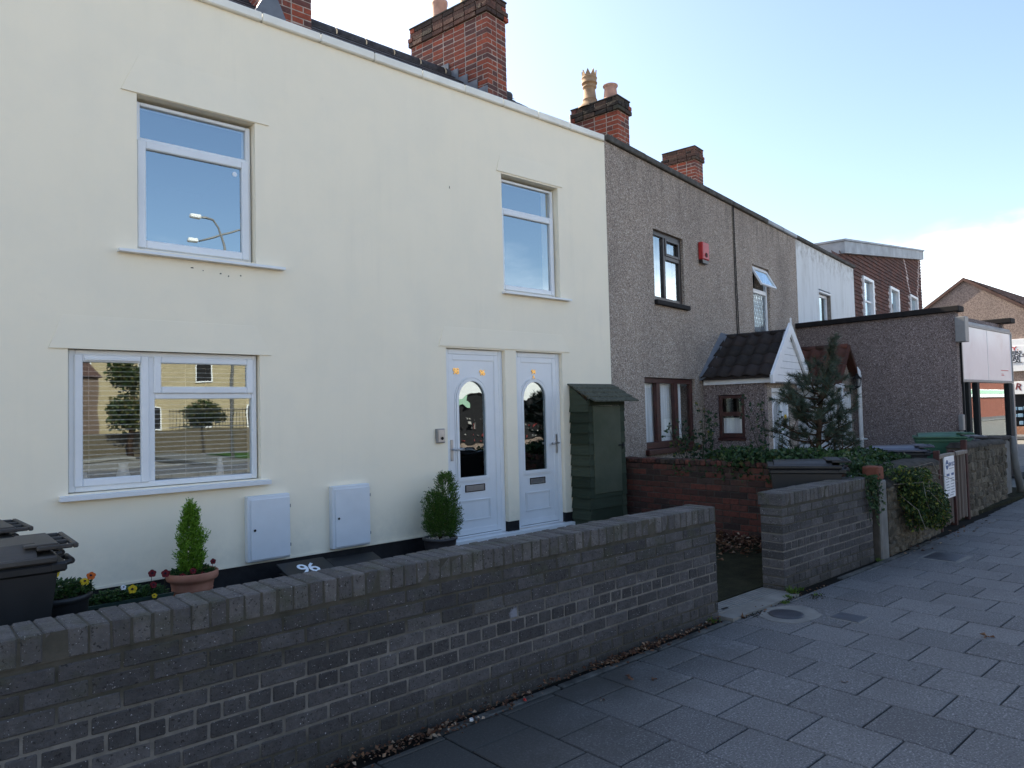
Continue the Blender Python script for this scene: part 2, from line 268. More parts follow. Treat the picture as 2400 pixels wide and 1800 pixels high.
MT['grassy'] = leafmat('weed_blade', [(0, C(.05, .10, .02)), (1, C(.13, .2, .04))])
MT['deadleaf'] = leafmat('dead_leaf', [(0, C(.045, .022, .014)), (.5, C(.10, .045, .025)), (.85, C(.20, .11, .06)), (1, C(.42, .33, .24))], .8, .1)
MT['tree'] = leafmat('dark_tree_leaf', [(0, C(.02, .04, .012)), (.6, C(.05, .075, .02)), (1, C(.12, .10, .03))])
MT['lawn'] = plain('sunlit_lawn', C(.045, .10, .018), .9, .1, var=.3, scale=6)
for nm, c in (('pyellow', C(.72, .50, .02)), ('porange', C(.75, .16, .02)), ('pred', C(.16, .008, .012)), ('pwhite', C(.8, .8, .82)), ('pdark', C(.02, .006, .02))):
    MT[nm] = leafmat('pansy_petal_' + {'pyellow': 'yellow', 'porange': 'orange', 'pred': 'maroon', 'pwhite': 'white', 'pdark': 'centre'}[nm], [(0, c), (1, c)], .7, .2)
def glass(name, lo, hi, warp=.25, tint=(1, 1, 1, 1), ws=1.3):
    m = M(name); nn, ll = m.n, m.l; nn.remove(m.p)
    gl = N(nn, 'ShaderNodeBsdfGlossy'); gl.inputs[0].default_value = (.80, .93, 1, 1); gl.inputs['Roughness'].default_value = 0; tr = N(nn, 'ShaderNodeBsdfTransparent'); tr.inputs[0].default_value = tint
    fr = N(nn, 'ShaderNodeFresnel'); fr.inputs[0].default_value = 1.5; f = m.math('MULTIPLY', m.rng(fr.outputs[0], .04, .5, lo, hi), m.math('SUBTRACT', 1, m.g.outputs['Backfacing']))
    b = N(nn, 'ShaderNodeBump'); b.inputs['Strength'].default_value = warp; b.inputs['Distance'].default_value = .01; m.put(b.inputs['Height'], m.noise(ws, 2, .4)); ll.new(b.outputs[0], gl.inputs['Normal'])
    ms = N(nn, 'ShaderNodeMixShader'); m.put(ms.inputs[0], f); ll.new(tr.outputs[0], ms.inputs[1]); ll.new(gl.outputs[0], ms.inputs[2]); ll.new(ms.outputs[0], m.o.inputs[0]); return m.m
MT['glass'] = glass('window_glass', .32, .92, .13)
MT['glassgf'] = glass('ground_floor_glass', .28, .85, .22)
MT['glassdoor'] = glass('tinted_door_glass', .28, .9, .3, (.35, .33, .3, 1), 2.5)
MT['glassnet'] = glass('old_window_glass', .07, .7, .3)
MT['glassshop'] = glass('shop_window_glass', .30, .8, .06)
m = M('net_curtain', .9, .1); f = m.noise(2.2, 4, .6, stretch=(14, 14, .3)); m.color(m.ramp(f, [(.3, C(.55, .56, .55)), (.7, C(.86, .87, .86))])); MT['net'] = m.m
m = M('glossy_sign_panel', .22, .5); c = m.ramp(m.noise(.9, 5, .6, dist=1.2), [(.4, C(.74, .80, .81)), (.62, C(.70, .75, .76)), (.78, C(.63, .62, .61))]); m.color(c); m.bump(m.noise(1.7, 2, .4), .25, .03); MT['signpanel'] = m.m  # warped tone patches put a faint reflection into the panel colour

# ------------------------------------------------------------------ mesh builder
class MB:
    def __init__(s): s.v, s.f, s.sm = [], [], []
    def add(s, v, f, smooth=False):
        o = len(s.v); s.v += [tuple(p) for p in v]; s.f += [tuple(i+o for i in q) for q in f]; s.sm += [smooth]*len(f); return s
    def box(s, x0, x1, y0, y1, z0, z1):
        v = [(x, y, z) for z in (z0, z1) for y in (y0, y1) for x in (x0, x1)]
        return s.add(v, [(0, 2, 3, 1), (4, 5, 7, 6), (0, 1, 5, 4), (2, 6, 7, 3), (0, 4, 6, 2), (1, 3, 7, 5)])
    def cbox(s, x0, x1, y0, y1, z0, z1, b=.004, jit=0):
        c = ((x0+x1)/2, (y0+y1)/2, (z0+z1)/2); h = ((x1-x0)/2, (y1-y0)/2, (z1-z0)/2); b = min(b, *[q*.45 for q in h]); v = []; idx = {}
        for sx in (-1, 1):
            for sy in (-1, 1):
                for sz in (-1, 1):
                    j = [random.uniform(-jit, jit) for _ in range(3)]
                    for a in range(3):
                        p = [h[i] - (b if i != a else 0) for i in range(3)]
                        idx[(sx, sy, sz, a)] = len(v); v.append((c[0]+sx*p[0]+j[0], c[1]+sy*p[1]+j[1], c[2]+sz*p[2]+j[2]))
        f = []
        for a in range(3):
            o = [i for i in range(3) if i != a]
            for sg in (-1, 1):
                q = []
                for u, w in ((-1, -1), (1, -1), (1, 1), (-1, 1)):
                    k = [0, 0, 0]; k[a] = sg; k[o[0]] = u; k[o[1]] = w; q.append(idx[(*k, a)])
                if (sg > 0) == (a == 1): q.reverse()
                f.append(q)
        for a in range(3):                                   # edges parallel to axis a
            o = [i for i in range(3) if i != a]
            for u in (-1, 1):
                for w in (-1, 1):
                    k0 = [0]*3; k0[a] = -1; k0[o[0]] = u; k0[o[1]] = w; k1 = list(k0); k1[a] = 1
                    f.append([idx[(*k0, o[0])], idx[(*k0, o[1])], idx[(*k1, o[1])], idx[(*k1, o[0])]])
        for sx in (-1, 1):
            for sy in (-1, 1):
                for sz in (-1, 1): f.append([idx[(sx, sy, sz, a)] for a in range(3)])
        return s.add(v, f)
    def tube(s, pts, r, n=8, cap=True, smooth=True):
        pts = [Vector(p) for p in pts]; rr = r if isinstance(r, (list, tuple)) else [r]*len(pts); o = []; prev = None
        for i, p in enumerate(pts):
            d = (pts[min(i+1, len(pts)-1)] - pts[max(i-1, 0)])
            d = d.normalized() if d.length > 1e-9 else Vector((0, 0, 1))
            a = prev if prev and abs(prev.dot(d)) < .95 else (Vector((0, 0, 1)) if abs(d.z) < .9 else Vector((1, 0, 0)))
            a = (a - d*a.dot(d)).normalized(); b = d.cross(a); prev = a
            o += [p + (a*math.cos(t)+b*math.sin(t))*rr[i] for t in (2*math.pi*k/n for k in range(n))]
        f = [(i*n+k, i*n+(k+1) % n, (i+1)*n+(k+1) % n, (i+1)*n+k) for i in range(len(pts)-1) for k in range(n)]
        s.add(o, f, smooth)
        if cap: s.f += [tuple(len(s.v)-len(o)+k for k in reversed(range(n))), tuple(len(s.v)-n+k for k in range(n))]; s.sm += [False, False]
        return s
    def lathe(s, prof, cx=0, cy=0, n=24, smooth=True):
        v = [(cx+r*math.cos(2*math.pi*k/n), cy+r*math.sin(2*math.pi*k/n), z) for r, z in prof for k in range(n)]
        f = [(i*n+k, i*n+(k+1) % n, (i+1)*n+(k+1) % n, (i+1)*n+k) for i in range(len(prof)-1) for k in range(n)]
        return s.add(v, f, smooth)
    def prism(s, poly, y0, y1, ax=1):
        """poly in the plane across axis ax, extruded along it"""
        def P(a, b, t): return (a, t, b) if ax == 1 else ((t, a, b) if ax == 0 else (a, b, t))
        n = len(poly); v = [P(a, b, y0) for a, b in poly] + [P(a, b, y1) for a, b in poly]
        f = [tuple(range(n)), tuple(reversed(range(n, 2*n)))] + [(i, n+i, n+(i+1) % n, (i+1) % n) for i in range(n)]
        return s.add(v, f)
    def leaf(s, p, d, n, l, w, curl=.0):
        d = Vector(d).normalized(); n = Vector(n); t = d.cross(n)
        if t.length < 1e-4: t = d.orthogonal()
        t.normalize(); q = t.cross(d); p = Vector(p)
        return s.add([p, p+d*l*.45+t*w*.5+q*curl*l, p+d*l, p+d*l*.45-t*w*.5+q*curl*l], [(0, 1, 2), (0, 2, 3)])
    def mesh(s, name):
        me = bpy.data.meshes.new(name); me.from_pydata(s.v, [], s.f); me.polygons.foreach_set('use_smooth', s.sm); me.update(); return me
OFF = {}
def tag(o, label=None, cat=None, group=None, kind=None):
    for k, v in (('label', label), ('category', cat), ('group', group), ('kind', kind)):
        if v: o[k] = v
    return o
def thing(name, loc, label, cat, group=None, rz=0):
    o = bpy.data.objects.new(name, None); col.objects.link(o); o.location = loc; o.rotation_euler = (0, 0, rz); o.empty_display_size = .2
    OFF[o.name] = Vector(loc) if rz == 0 else Vector((0, 0, 0))
    return tag(o, label, cat, group)
def build(name, mb, mat, parent=None, world=True, kind=None, label=None):
    """world=True: the coordinates in mb are world ones and are moved into the parent's frame"""
    me = mb.mesh(name); me.materials.append(MT[mat] if isinstance(mat, str) else mat)
    o = bpy.data.objects.new(name, me); col.objects.link(o)
    if parent:
        o.parent = parent; OFF[o.name] = OFF[parent.name]
        if world and OFF[parent.name].length: me.transform(Matrix.Translation(-OFF[parent.name]))
    else: OFF[o.name] = Vector((0, 0, 0))
    if kind: o['kind'] = kind
    if label: o['label'] = label
    return o
def solo(name, mb, mat, loc, label, cat, group=None, kind=None):
    o = build(name, mb, mat); o.data.transform(Matrix.Translation(-Vector(loc))); o.location = loc
    return tag(o, label, cat, group, kind)
def place(name, me, parent, loc, rz=0, M4=None, kind=None):
    """one more piece that shares a mesh; loc is in world coordinates for unrotated parents"""
    o = bpy.data.objects.new(name, me); col.objects.link(o); o.parent = parent; OFF[o.name] = OFF[parent.name]
    if M4 is not None: o.matrix_local = M4
    else: o.location = Vector(loc) - OFF[parent.name]; o.rotation_euler = (0, 0, rz)
    if kind: o['kind'] = kind
    return o
def fixn(o):
    import bmesh
    bm = bmesh.new(); bm.from_mesh(o.data); bmesh.ops.recalc_face_normals(bm, faces=bm.faces); bm.to_mesh(o.data); bm.free()
CACHE = {}
def piece_mesh(kind, dims, mat, b=.005, jit=.0015, nvar=5):
    key = (kind, tuple(round(d, 3) for d in dims), mat, random.randrange(nvar))
    if key not in CACHE:
        mb = MB(); l, w, h = dims; mb.cbox(0, l, 0, w, 0, h, b, jit); me = mb.mesh(kind); me.materials.append(MT[mat]); CACHE[key] = me
    return CACHE[key]
def text(name, body, size, mat, parent, M4, extrude=.004, bold=0, spacing=1, align='CENTER', world=False, sx=1):
    cu = bpy.data.curves.new(name, 'FONT'); cu.body = body; cu.size = size; cu.extrude = extrude; cu.offset = bold; cu.align_x = align; cu.space_character = spacing; cu.resolution_u = 3
    t = bpy.data.objects.new(name+'_tmp', cu); col.objects.link(t); dg = bpy.context.evaluated_depsgraph_get(); dg.update()
    me = bpy.data.meshes.new_from_object(t.evaluated_get(dg)); bpy.data.objects.remove(t); me.name = name
    me.materials.clear(); me.materials.append(MT[mat]); me.transform(M4 @ Matrix.Diagonal((sx, 1, 1, 1)))
    o = bpy.data.objects.new(name, me); col.objects.link(o)
    if parent: o.parent = parent; OFF[o.name] = OFF[parent.name]; me.transform(Matrix.Translation(-OFF[parent.name]))
    return o
def facing_y(x, y, z): return Matrix.Translation((x, y, z)) @ Matrix.Rotation(R(90), 4, 'X')     # reads from -Y
def wall_slab(mb, x0, x1, z0, z1, y0, y1, holes):
    """slab with rectangular openings (xa, xb, za, zb)"""
    xs = sorted({x0, x1, *[h[0] for h in holes], *[h[1] for h in holes]}); 
    for a, b in zip(xs, xs[1:]):
        hs = sorted([h for h in holes if h[0] < (a+b)/2 < h[1]], key=lambda h: h[2]); z = z0
        for h in hs:
            if h[2] > z: mb.box(a, b, y0, y1, z, h[2])
            z = h[3]
        if z < z1: mb.box(a, b, y0, y1, z, z1)
def grid_wall(mb, x0, x1, z0, z1, y0, y1, holes):
    """same openings but welded quads: front face, reveals, outer sides; no internal seams"""
    xs = sorted({x0, x1, *[q for h in holes for q in h[:2]]}); zs = sorted({z0, z1, *[q for h in holes for q in h[2:]]})
    hole = lambda a, b: any(h[0] < a < h[1] and h[2] < b < h[3] for h in holes) or not (x0 < a < x1 and z0 < b < z1)
    for i in range(len(xs)-1):
        for k in range(len(zs)-1):
            a, b, c, d = xs[i], xs[i+1], zs[k], zs[k+1]; mx_, mz = (a+b)/2, (c+d)/2
            if hole(mx_, mz): continue
            mb.add([(a, y0, c), (b, y0, c), (b, y0, d), (a, y0, d)], [(0, 1, 2, 3)]); mb.add([(a, y1, c), (b, y1, c), (b, y1, d), (a, y1, d)], [(3, 2, 1, 0)])
            lx = xs[i-1] if i else a-1; rx = xs[i+2] if i+2 < len(xs) else b+1; lz = zs[k-1] if k else c-1; uz = zs[k+2] if k+2 < len(zs) else d+1
            if hole((lx+a)/2, mz): mb.add([(a, y0, c), (a, y0, d), (a, y1, d), (a, y1, c)], [(0, 1, 2, 3)])
            if hole((rx+b)/2, mz): mb.add([(b, y0, c), (b, y1, c), (b, y1, d), (b, y0, d)], [(0, 1, 2, 3)])
            if hole(mx_, (lz+c)/2): mb.add([(a, y0, c), (a, y1, c), (b, y1, c), (b, y0, c)], [(0, 1, 2, 3)])
            if hole(mx_, (uz+d)/2): mb.add([(a, y0, d), (b, y0, d), (b, y1, d), (a, y1, d)], [(0, 1, 2, 3)])
def frame(mb, x0, x1, z0, z1, y0, y1, w, b=.005, wb=None, wl_=None, wr=None, wt=None):
    wb = w if wb is None else wb; wl_ = w if wl_ is None else wl_; wr = w if wr is None else wr; wt = w if wt is None else wt
    mb.cbox(x0, x0+wl_, y0, y1, z0, z1, b); mb.cbox(x1-wr, x1, y0, y1, z0, z1, b)
    mb.cbox(x0+wl_, x1-wr, y0+.0015, y1-.0015, z0, z0+wb, b); mb.cbox(x0+wl_, x1-wr, y0+.0015, y1-.0015, z1-wt, z1, b)
def pane(parent, x0, x1, z0, z1, y, mat='glass', world=True, name='pane'):
    return build(name, MB().box(x0, x1, y, y+.004, z0, z1), mat, parent, world)
def room(parent, x0, x1, z0, z1, y0, y1, world=True, mat='room'):
    mb = MB(); v = [(x, y, z) for z in (z0, z1) for y in (y0, y1) for x in (x0, x1)]
    mb.add(v, [(0, 1, 3, 2), (4, 6, 7, 5), (2, 3, 7, 6), (0, 2, 6, 4), (1, 5, 7, 3)])
    return build('room_lining', mb, mat, parent, world)

# ------------------------------------------------------------------ ground, pavement, roads
def struct(name, mb, mat): o = build(name, mb, mat); o['kind'] = 'structure'; return o
def sheet(x0, x1, y0, y1, z): return MB().add([(x0, y0, z), (x1, y0, z), (x1, y1, z), (x0, y1, z)], [(0, 1, 2, 3)])
struct('ground', sheet(-900, 900, -900, 900, -.16), 'asphalt')
struct('garden_ground', MB().box(-3, 15.4, 3.33, 6.55, -.1, .035), 'soil')
pv = struct('pavement', MB().box(-6, 19.2, -1.6, 3.45, -.12, -.016), 'joint')
struct('side_pavement', MB().box(19.2, 21.0, -1.6, 14, -.12, -.004), 'farpave')
struct('far_pavement', MB().box(37.5, 60, 2, 22, -.12, .0), 'farpave')
struct('opposite_pavement', MB().box(-40, 140, -14, -10, -.12, .0), 'farpave')
kb = MB()
for i in range(28): kb.cbox(-6+i*.915, -6+i*.915+.905, -1.74, -1.6, -.14, .002, .012)
build('kerb', kb, 'kerb', pv, kind='stuff')
slabs = []
for k in range(-14, 36):
    x = 3.305 + .383*(k)
    for j in range(-12, 8):
        y1 = 2.567 + (.0 if k % 2 == 0 else -.192) - .39*j
        y0 = y1 - .39; top = 3.10 + .055*max(0, x-8.06) - .10
        if y1 > top: y1 = top
        if y1 - y0 < .03 or y0 < -1.6 or x > 16.5: continue
        slabs.append((x, y0, y1))
skip = lambda x, y0, y1: (5.02 < x+.19 < 5.40 and 2.55 < (y0+y1)/2 < 2.98)
slabs.sort(key=lambda s: (Vector((s[0]+.19, (s[1]+s[2])/2, 0))-CAMP).length)
near = [s for s in slabs if in_view((s[0]+.19, (s[1]+s[2])/2, 0), 1.25)]
far = [s for s in slabs if s not in near] + near[290:]; near = near[:290]
for x, y0, y1 in near:
    me = piece_mesh('paving_slab', (.383-.009, round(y1-y0, 2)-.009, .05), 'slab', .004, .0, 3)
    o = place('paving_slab', me, pv, (x, y0, -.048 + random.uniform(-.0018, .0018))); o.parent = pv
    o.rotation_euler = (random.uniform(-.004, .004), random.uniform(-.004, .004), 0)
mb = MB()
for x, y0, y1 in far: mb.cbox(x, x+.374, y0, y1-.009, -.048, .002+random.uniform(-.002, .002), .004)
build('paving_field', mb, 'slab', pv, kind='stuff')
mb = MB()
for i in (1, 2, 3, 6, 7, 8):                                   # narrow edging strip along the foot of the walls
    x = 1.2 + i*.92
    if 4.80 < x+.4 < 5.9: pass
    yy = 3.10 + .055*max(0, x-8.06); mb.cbox(x, x+.90, yy-.085, yy-.03, -.05, .001+random.uniform(-.004, .002), .006)
build('edging_strip', mb, 'dirtyconcrete', pv, kind='stuff')
# grooved concrete path through the gap between the brick walls
mb = MB(); mb.prism([(4.84, 3.0), (5.86, 3.0), (5.84, 3.40), (5.60, 3.62), (5.2, 3.95), (4.84, 4.3)], -.1, .022, 2)
gp = struct('garden_path', mb, 'concrete'); fixn(gp)
mb = MB()
for i in range(34):
    y = 3.14+i*.032; x1 = 5.84 if y < 3.4 else 5.84-(y-3.4)*1.07
    if x1 > 4.95: mb.cbox(4.87, x1-.02, y, y+.019, .018, .0275, .004)
build('path_ridges', mb, 'concrete', gp, kind='stuff')
# covers let into the pavement
th = thing('manhole_cover', (5.27, 2.785, 0), 'round dark iron cover set in a pale concrete patch by the path gap', 'manhole cover')
mb = MB(); pts = []
for k in range(18):
    a = 2*math.pi*k/18; r = .21+.035*noise.noise(Vector((math.cos(a)*2, math.sin(a)*2, 3))); pts.append((5.29+r*1.25*math.cos(a), 2.79+r*.95*math.sin(a)))
mb.prism(pts, -.02, .0065, 2); o = build('concrete_surround', mb, 'concrete', th); fixn(o)
build('lid', MB().lathe([(0, .0165), (.115, .0165), (.128, .0125), (.13, .0)], 5.255, 2.80, 28), 'iron', th)
th = thing('stop_valve_cover', (5.48, 2.43, 0), 'small square dark cover beside the round manhole cover', 'drain cover')
build('frame', MB().cbox(5.39, 5.60, 2.31, 2.55, -.02, .007, .003), 'concrete', th); build('lid', MB().cbox(5.405, 5.585, 2.325, 2.535, -.02, .011, .003), 'iron', th)
th = thing('inspection_cover', (8.3, 2.65, 0), 'rectangular dark cover in a concrete frame near the red-topped post', 'drain cover')
build('frame', MB().cbox(8.06, 8.52, 2.46, 2.84, -.02, .007, .003), 'concrete', th); build('lid', MB().cbox(8.10, 8.48, 2.50, 2.80, -.02, .012, .003), 'iron', th)

# ------------------------------------------------------------------ brick walls
def bond(parent, ox, oy, rz, length, z0, courses, pitch, hh, thick, mat, unit=.216, half=.108, jn=.010, vis=None, name='brick', x_start=0, limit=None):
    """courses: list of 'S' / 'H'; face runs along local x from (ox, oy)"""
    c, s = math.cos(rz), math.sin(rz); cnt = 0; rest = MB()
    for r, kind in enumerate(courses):
        L = unit if kind == 'S' else half; off = (half if (r % 2) and kind == 'S' else (half/2 if r % 2 else 0)); x = -off; z = z0 + r*pitch
        while x < length-.02:
            a, b = max(x, 0), min(x+L, length)
            if b-a > .03:
                w = (b-a) - (jn if b < length else 0)
                px, py = ox + c*a, oy + s*a; out = random.uniform(-.0022, .0022); px += s*out; py -= c*out
                mid = (ox + c*(a+b)/2, oy + s*(a+b)/2, z+hh/2)
                if vis is None or vis(mid):
                    me = piece_mesh(name, (w, thick, hh), mat); o = place(name, me, parent, (px, py, z+random.uniform(-.0012, .0012)), rz); cnt += 1
                else: rest.cbox(px, px+w, py, py+thick, z, z+hh, .004)
            x += L
    if rest.v and abs(rz) < 1e-6: build('brick_run', rest, mat, parent, kind='stuff')
    return cnt
def grey_wall(x0, x1, label, extra_left=0):
    th = thing('garden_wall', ((x0+x1)/2, 3.22, 0), label, 'brick wall')
    vis = lambda p: in_view(p, 1.02) and p[0] > x0+extra_left
    n1 = bond(th, x0, 3.12, 0, x1-x0, -.012, ['S', 'H', 'S', 'S', 'S', 'H', 'S', 'S', 'S', 'S'], .0738, .0638, .205, 'gbrick', vis=vis)
    build('mortar', MB().box(x0+.005, x1-.005, 3.1245, 3.3205, -.05, .737), 'gmortar', th)
    build('coping_mortar', MB().box(x0+.005, x1-.005, 3.1175, 3.342, .737, .8425), 'gmortar', th)
    x = x0; rest = MB(); k = 0
    while x < x1-.03:
        w = min(.0735, x1-x)-.0055 if x+.0735 < x1 else x1-x
        if in_view((x, 3.12, .8), 1.03) and x > x0+extra_left:
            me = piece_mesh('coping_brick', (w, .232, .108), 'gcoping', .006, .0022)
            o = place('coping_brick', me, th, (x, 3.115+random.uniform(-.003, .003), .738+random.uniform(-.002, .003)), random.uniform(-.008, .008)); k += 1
        else: rest.cbox(x, x+w, 3.114, 3.344, .738, .846, .006)
        x += .0735
    if rest.v: build('coping_run', rest, 'gbrick', th, kind='stuff')
    print('bricks', n1, k)
    return th
grey_wall(-2.6, 4.835, 'long grey brick garden wall with brick-on-edge coping, in front of the cream house', 0)
grey_wall(5.85, 7.70, 'shorter grey brick garden wall right of the path gap, ending at the red-topped post', 0)
def mark(x, z, r, label):
    mb = MB(); pts = []
    for k in range(14):
        a = 2*math.pi*k/14; q = r*(1+.35*noise.noise(Vector((x*9+math.cos(a)*1.5, math.sin(a)*1.5, z*7)))); pts.append((x+q*math.cos(a), z+q*math.sin(a)*.8))
# party wall of red brick between the two front gardens
PW = thing('party_wall', (7.85, 4.8, 0), 'low red brick wall between the gardens, running from the green shed to the pavement', 'brick wall')
bond(PW, 7.675, 6.42, R(-90), 3.02, 0, ['S']*12, .0745, .0645, .1, 'rbrick', vis=None, unit=.225, half=.1125)
build('mortar', MB().box(7.682, 7.772, 3.41, 6.41, -.05, .885), 'rmortar', PW)
mb = MB()
for i in range(40): 
    y = 3.42+i*.075; mb.cbox(7.668, 7.90, y, y+.066, .892+random.uniform(-.003, .006), .952+random.uniform(-.008, .006), .007, .003)
build('brick_edging', mb, 'rbrick', PW, kind='stuff')
build('backing', MB().box(7.79, 7.89, 3.41, 6.40, -.05, .889), 'rmortar', PW)

# ------------------------------------------------------------------ cream house
HX, HY = 4.0, 6.5
H = thing('rendered_house', (HX, HY, 0), 'cream rendered terraced house with white windows and two white front doors', 'house')
GF = (1.174, 2.705, 1.052, 2.19); UF = (1.675, 2.682, 3.037, 4.352); RW = (5.722, 6.695, 3.067, 4.500)
DL = (4.835, 5.712, .13, 2.345); DR = (5.890, 6.690, .13, 2.345)
XL, XR, ZP, ZT = -3.0, 7.65, .305, 5.33
mb = MB(); grid_wall(mb, XL, XR, ZP, ZT, HY, HY+.32, [GF, UF, RW, (DL[0], DL[1], ZP, DL[3]), (DR[0], DR[1], ZP, DR[3])]); build('wall', mb, 'cream', H)
mb = MB()
for a, b in ((XL, DL[0]), (DL[1], DR[0]), (DR[1], XR)): mb.box(a+(0 if a == XL else 0), b, HY+.014, HY+.32, -.05, ZP-.001)
build('plinth', mb, 'blackpaint', H)
build('render_stop_bead', MB().box(XL, DL[0]-.03, HY-.008, HY+.012, ZP-.016, ZP+.004), 'cream', H)
def hood(x0, x1, z, zt, slant=.09, pr=.013):
    mb = MB(); zt += .06
    v = [(x0, HY-pr, z), (x1, HY-pr, z), (x1-slant*1.6, HY-.0012, zt), (x0+slant, HY-.0012, zt), (x0-.002, HY+.002, z), (x1+.002, HY+.002, z), (x0+slant, HY+.002, zt+.004), (x1-slant*1.6, HY+.002, zt+.004)]
    mb.add(v, [(0, 1, 2, 3), (0, 4, 5, 1), (0, 3, 6, 4), (1, 5, 7, 2), (3, 2, 7, 6)]); o = build('drip_hood', mb, 'cream', H); fixn(o); return o
hood(1.044, 2.813, 2.187, 2.39); hood(1.554, 2.811, 4.357, 4.63, .14); hood(5.645, 6.774, 4.520, 4.70, .075); hood(4.736, 6.826, 2.362, 2.52, .075)
def sill(parent, x0, x1, z0, z1, pr=.075, mat='upvc'):
    mb = MB(); mb.prism([(HY-pr, z0), (HY-pr, z1-.008), (HY+.06, z1), (HY+.06, z0)], x0, x1, 0); o = build('sill', mb, mat, parent); fixn(o); return o
def win(x0, x1, z0, z1): return build('window', MB().box(x0+.004, x1-.004, HY+.13, HY+.15, z0+.001, z0+.012), 'upvc', H)
# ground-floor window: side casement, top vent over a large fixed pane
w = win(*GF); x0, x1, z0, z1 = GF; fy = HY+.055
mb = MB(); frame(mb, x0+.012, x1-.012, z0+.005, z1-.005, fy, fy+.07, .045); XM = x0+.615; mb.cbox(XM-.03, XM+.03, fy+.002, fy+.068, z0+.05, z1-.05, .005); ZM = z0+.765
mb.cbox(XM+.03, x1-.057, fy+.002, fy+.068, ZM-.028, ZM+.028, .005); build('frame', mb, 'upvc', w)
mb = MB(); frame(mb, x0+.048, XM-.018, z0+.045, z1-.04, fy-.018, fy+.03, .062, .008); build('casement', mb, 'upvc', w)
mb = MB(); frame(mb, XM+.02, x1-.045, ZM+.018, z1-.04, fy-.018, fy+.03, .058, .008); build('casement', mb, 'upvc', w)
mb = MB(); mb.cbox(x0+.12, XM-.09, fy-.030, fy-.016, z1-.088, z1-.068, .005); build('trickle_vent', mb, 'upvc', w)
pane(w, x0+.106, XM-.076, z0+.103, z1-.098, fy+.012, 'glassgf'); pane(w, XM+.074, x1-.099, ZM+.072, z1-.094, fy+.012, 'glassgf'); pane(w, XM+.03, x1-.057, z0+.05, ZM-.028, fy+.03, 'glassgf')
sill(H, 1.11, 2.772, 1.003, 1.046)
room(H, x0-.5, x1+.6, .2, 2.4, HY+.34, HY+3.2)
# upstairs window
w = win(*UF); x0, x1, z0, z1 = UF; fy = HY+.085
mb = MB(); frame(mb, x0+.004, x1-.012, z0+.005, z1-.03, fy, fy+.07, .042, wt=.03); ZM = z1-.365; mb.cbox(x0+.046, x1-.054, fy+.002, fy+.068, ZM-.03, ZM+.03, .005); build('frame', mb, 'upvc', w)
mb = MB(); frame(mb, x0+.018, x1-.03, z0+.03, ZM+.005, fy-.02, fy+.03, .07, .008); build('casement', mb, 'upvc', w)
pane(w, x0+.046, x1-.054, ZM+.03, z1-.06, fy+.03); pane(w, x0+.088, x1-.10, z0+.10, ZM-.065, fy+.012); sill(H, 1.523, 2.936, 2.993, 3.024, .07, 'upvc')
# round sticker in the corner of the pane
o = build('sticker', MB().add([(x1-.155+.022*math.cos(a), fy+.009, ZM-.125+.022*math.sin(a)*(1.1 if a < 3.2 else 1)) for a in [2*math.pi*k/12 for k in range(12)]], [tuple(reversed(range(12)))]), 'stickwhite', w)
room(H, x0-.5, x1+.5, 2.8, 4.5, HY+.34, HY+3)
w = win(*RW); x0, x1, z0, z1 = RW
mb = MB(); frame(mb, x0+.004, x1-.012, z0+.005, z1-.03, fy, fy+.07, .045, wt=.03); ZM = z1-.415; mb.cbox(x0+.049, x1-.057, fy+.002, fy+.068, ZM-.03, ZM+.03, .005); build('frame', mb, 'upvc', w)
mb = MB(); frame(mb, x0+.022, x1-.03, z0+.03, ZM+.005, fy-.02, fy+.03, .062, .008); build('casement', mb, 'upvc', w)
pane(w, x0+.049, x1-.057, ZM+.03, z1-.06, fy+.03); pane(w, x0+.084, x1-.092, z0+.092, ZM-.057, fy+.012); sill(H, 5.69, 6.84, 3.030, 3.058, .07, 'upvc')
room(H, x0-.5, x1+.4, 2.8, 4.65, HY+.34, HY+3)
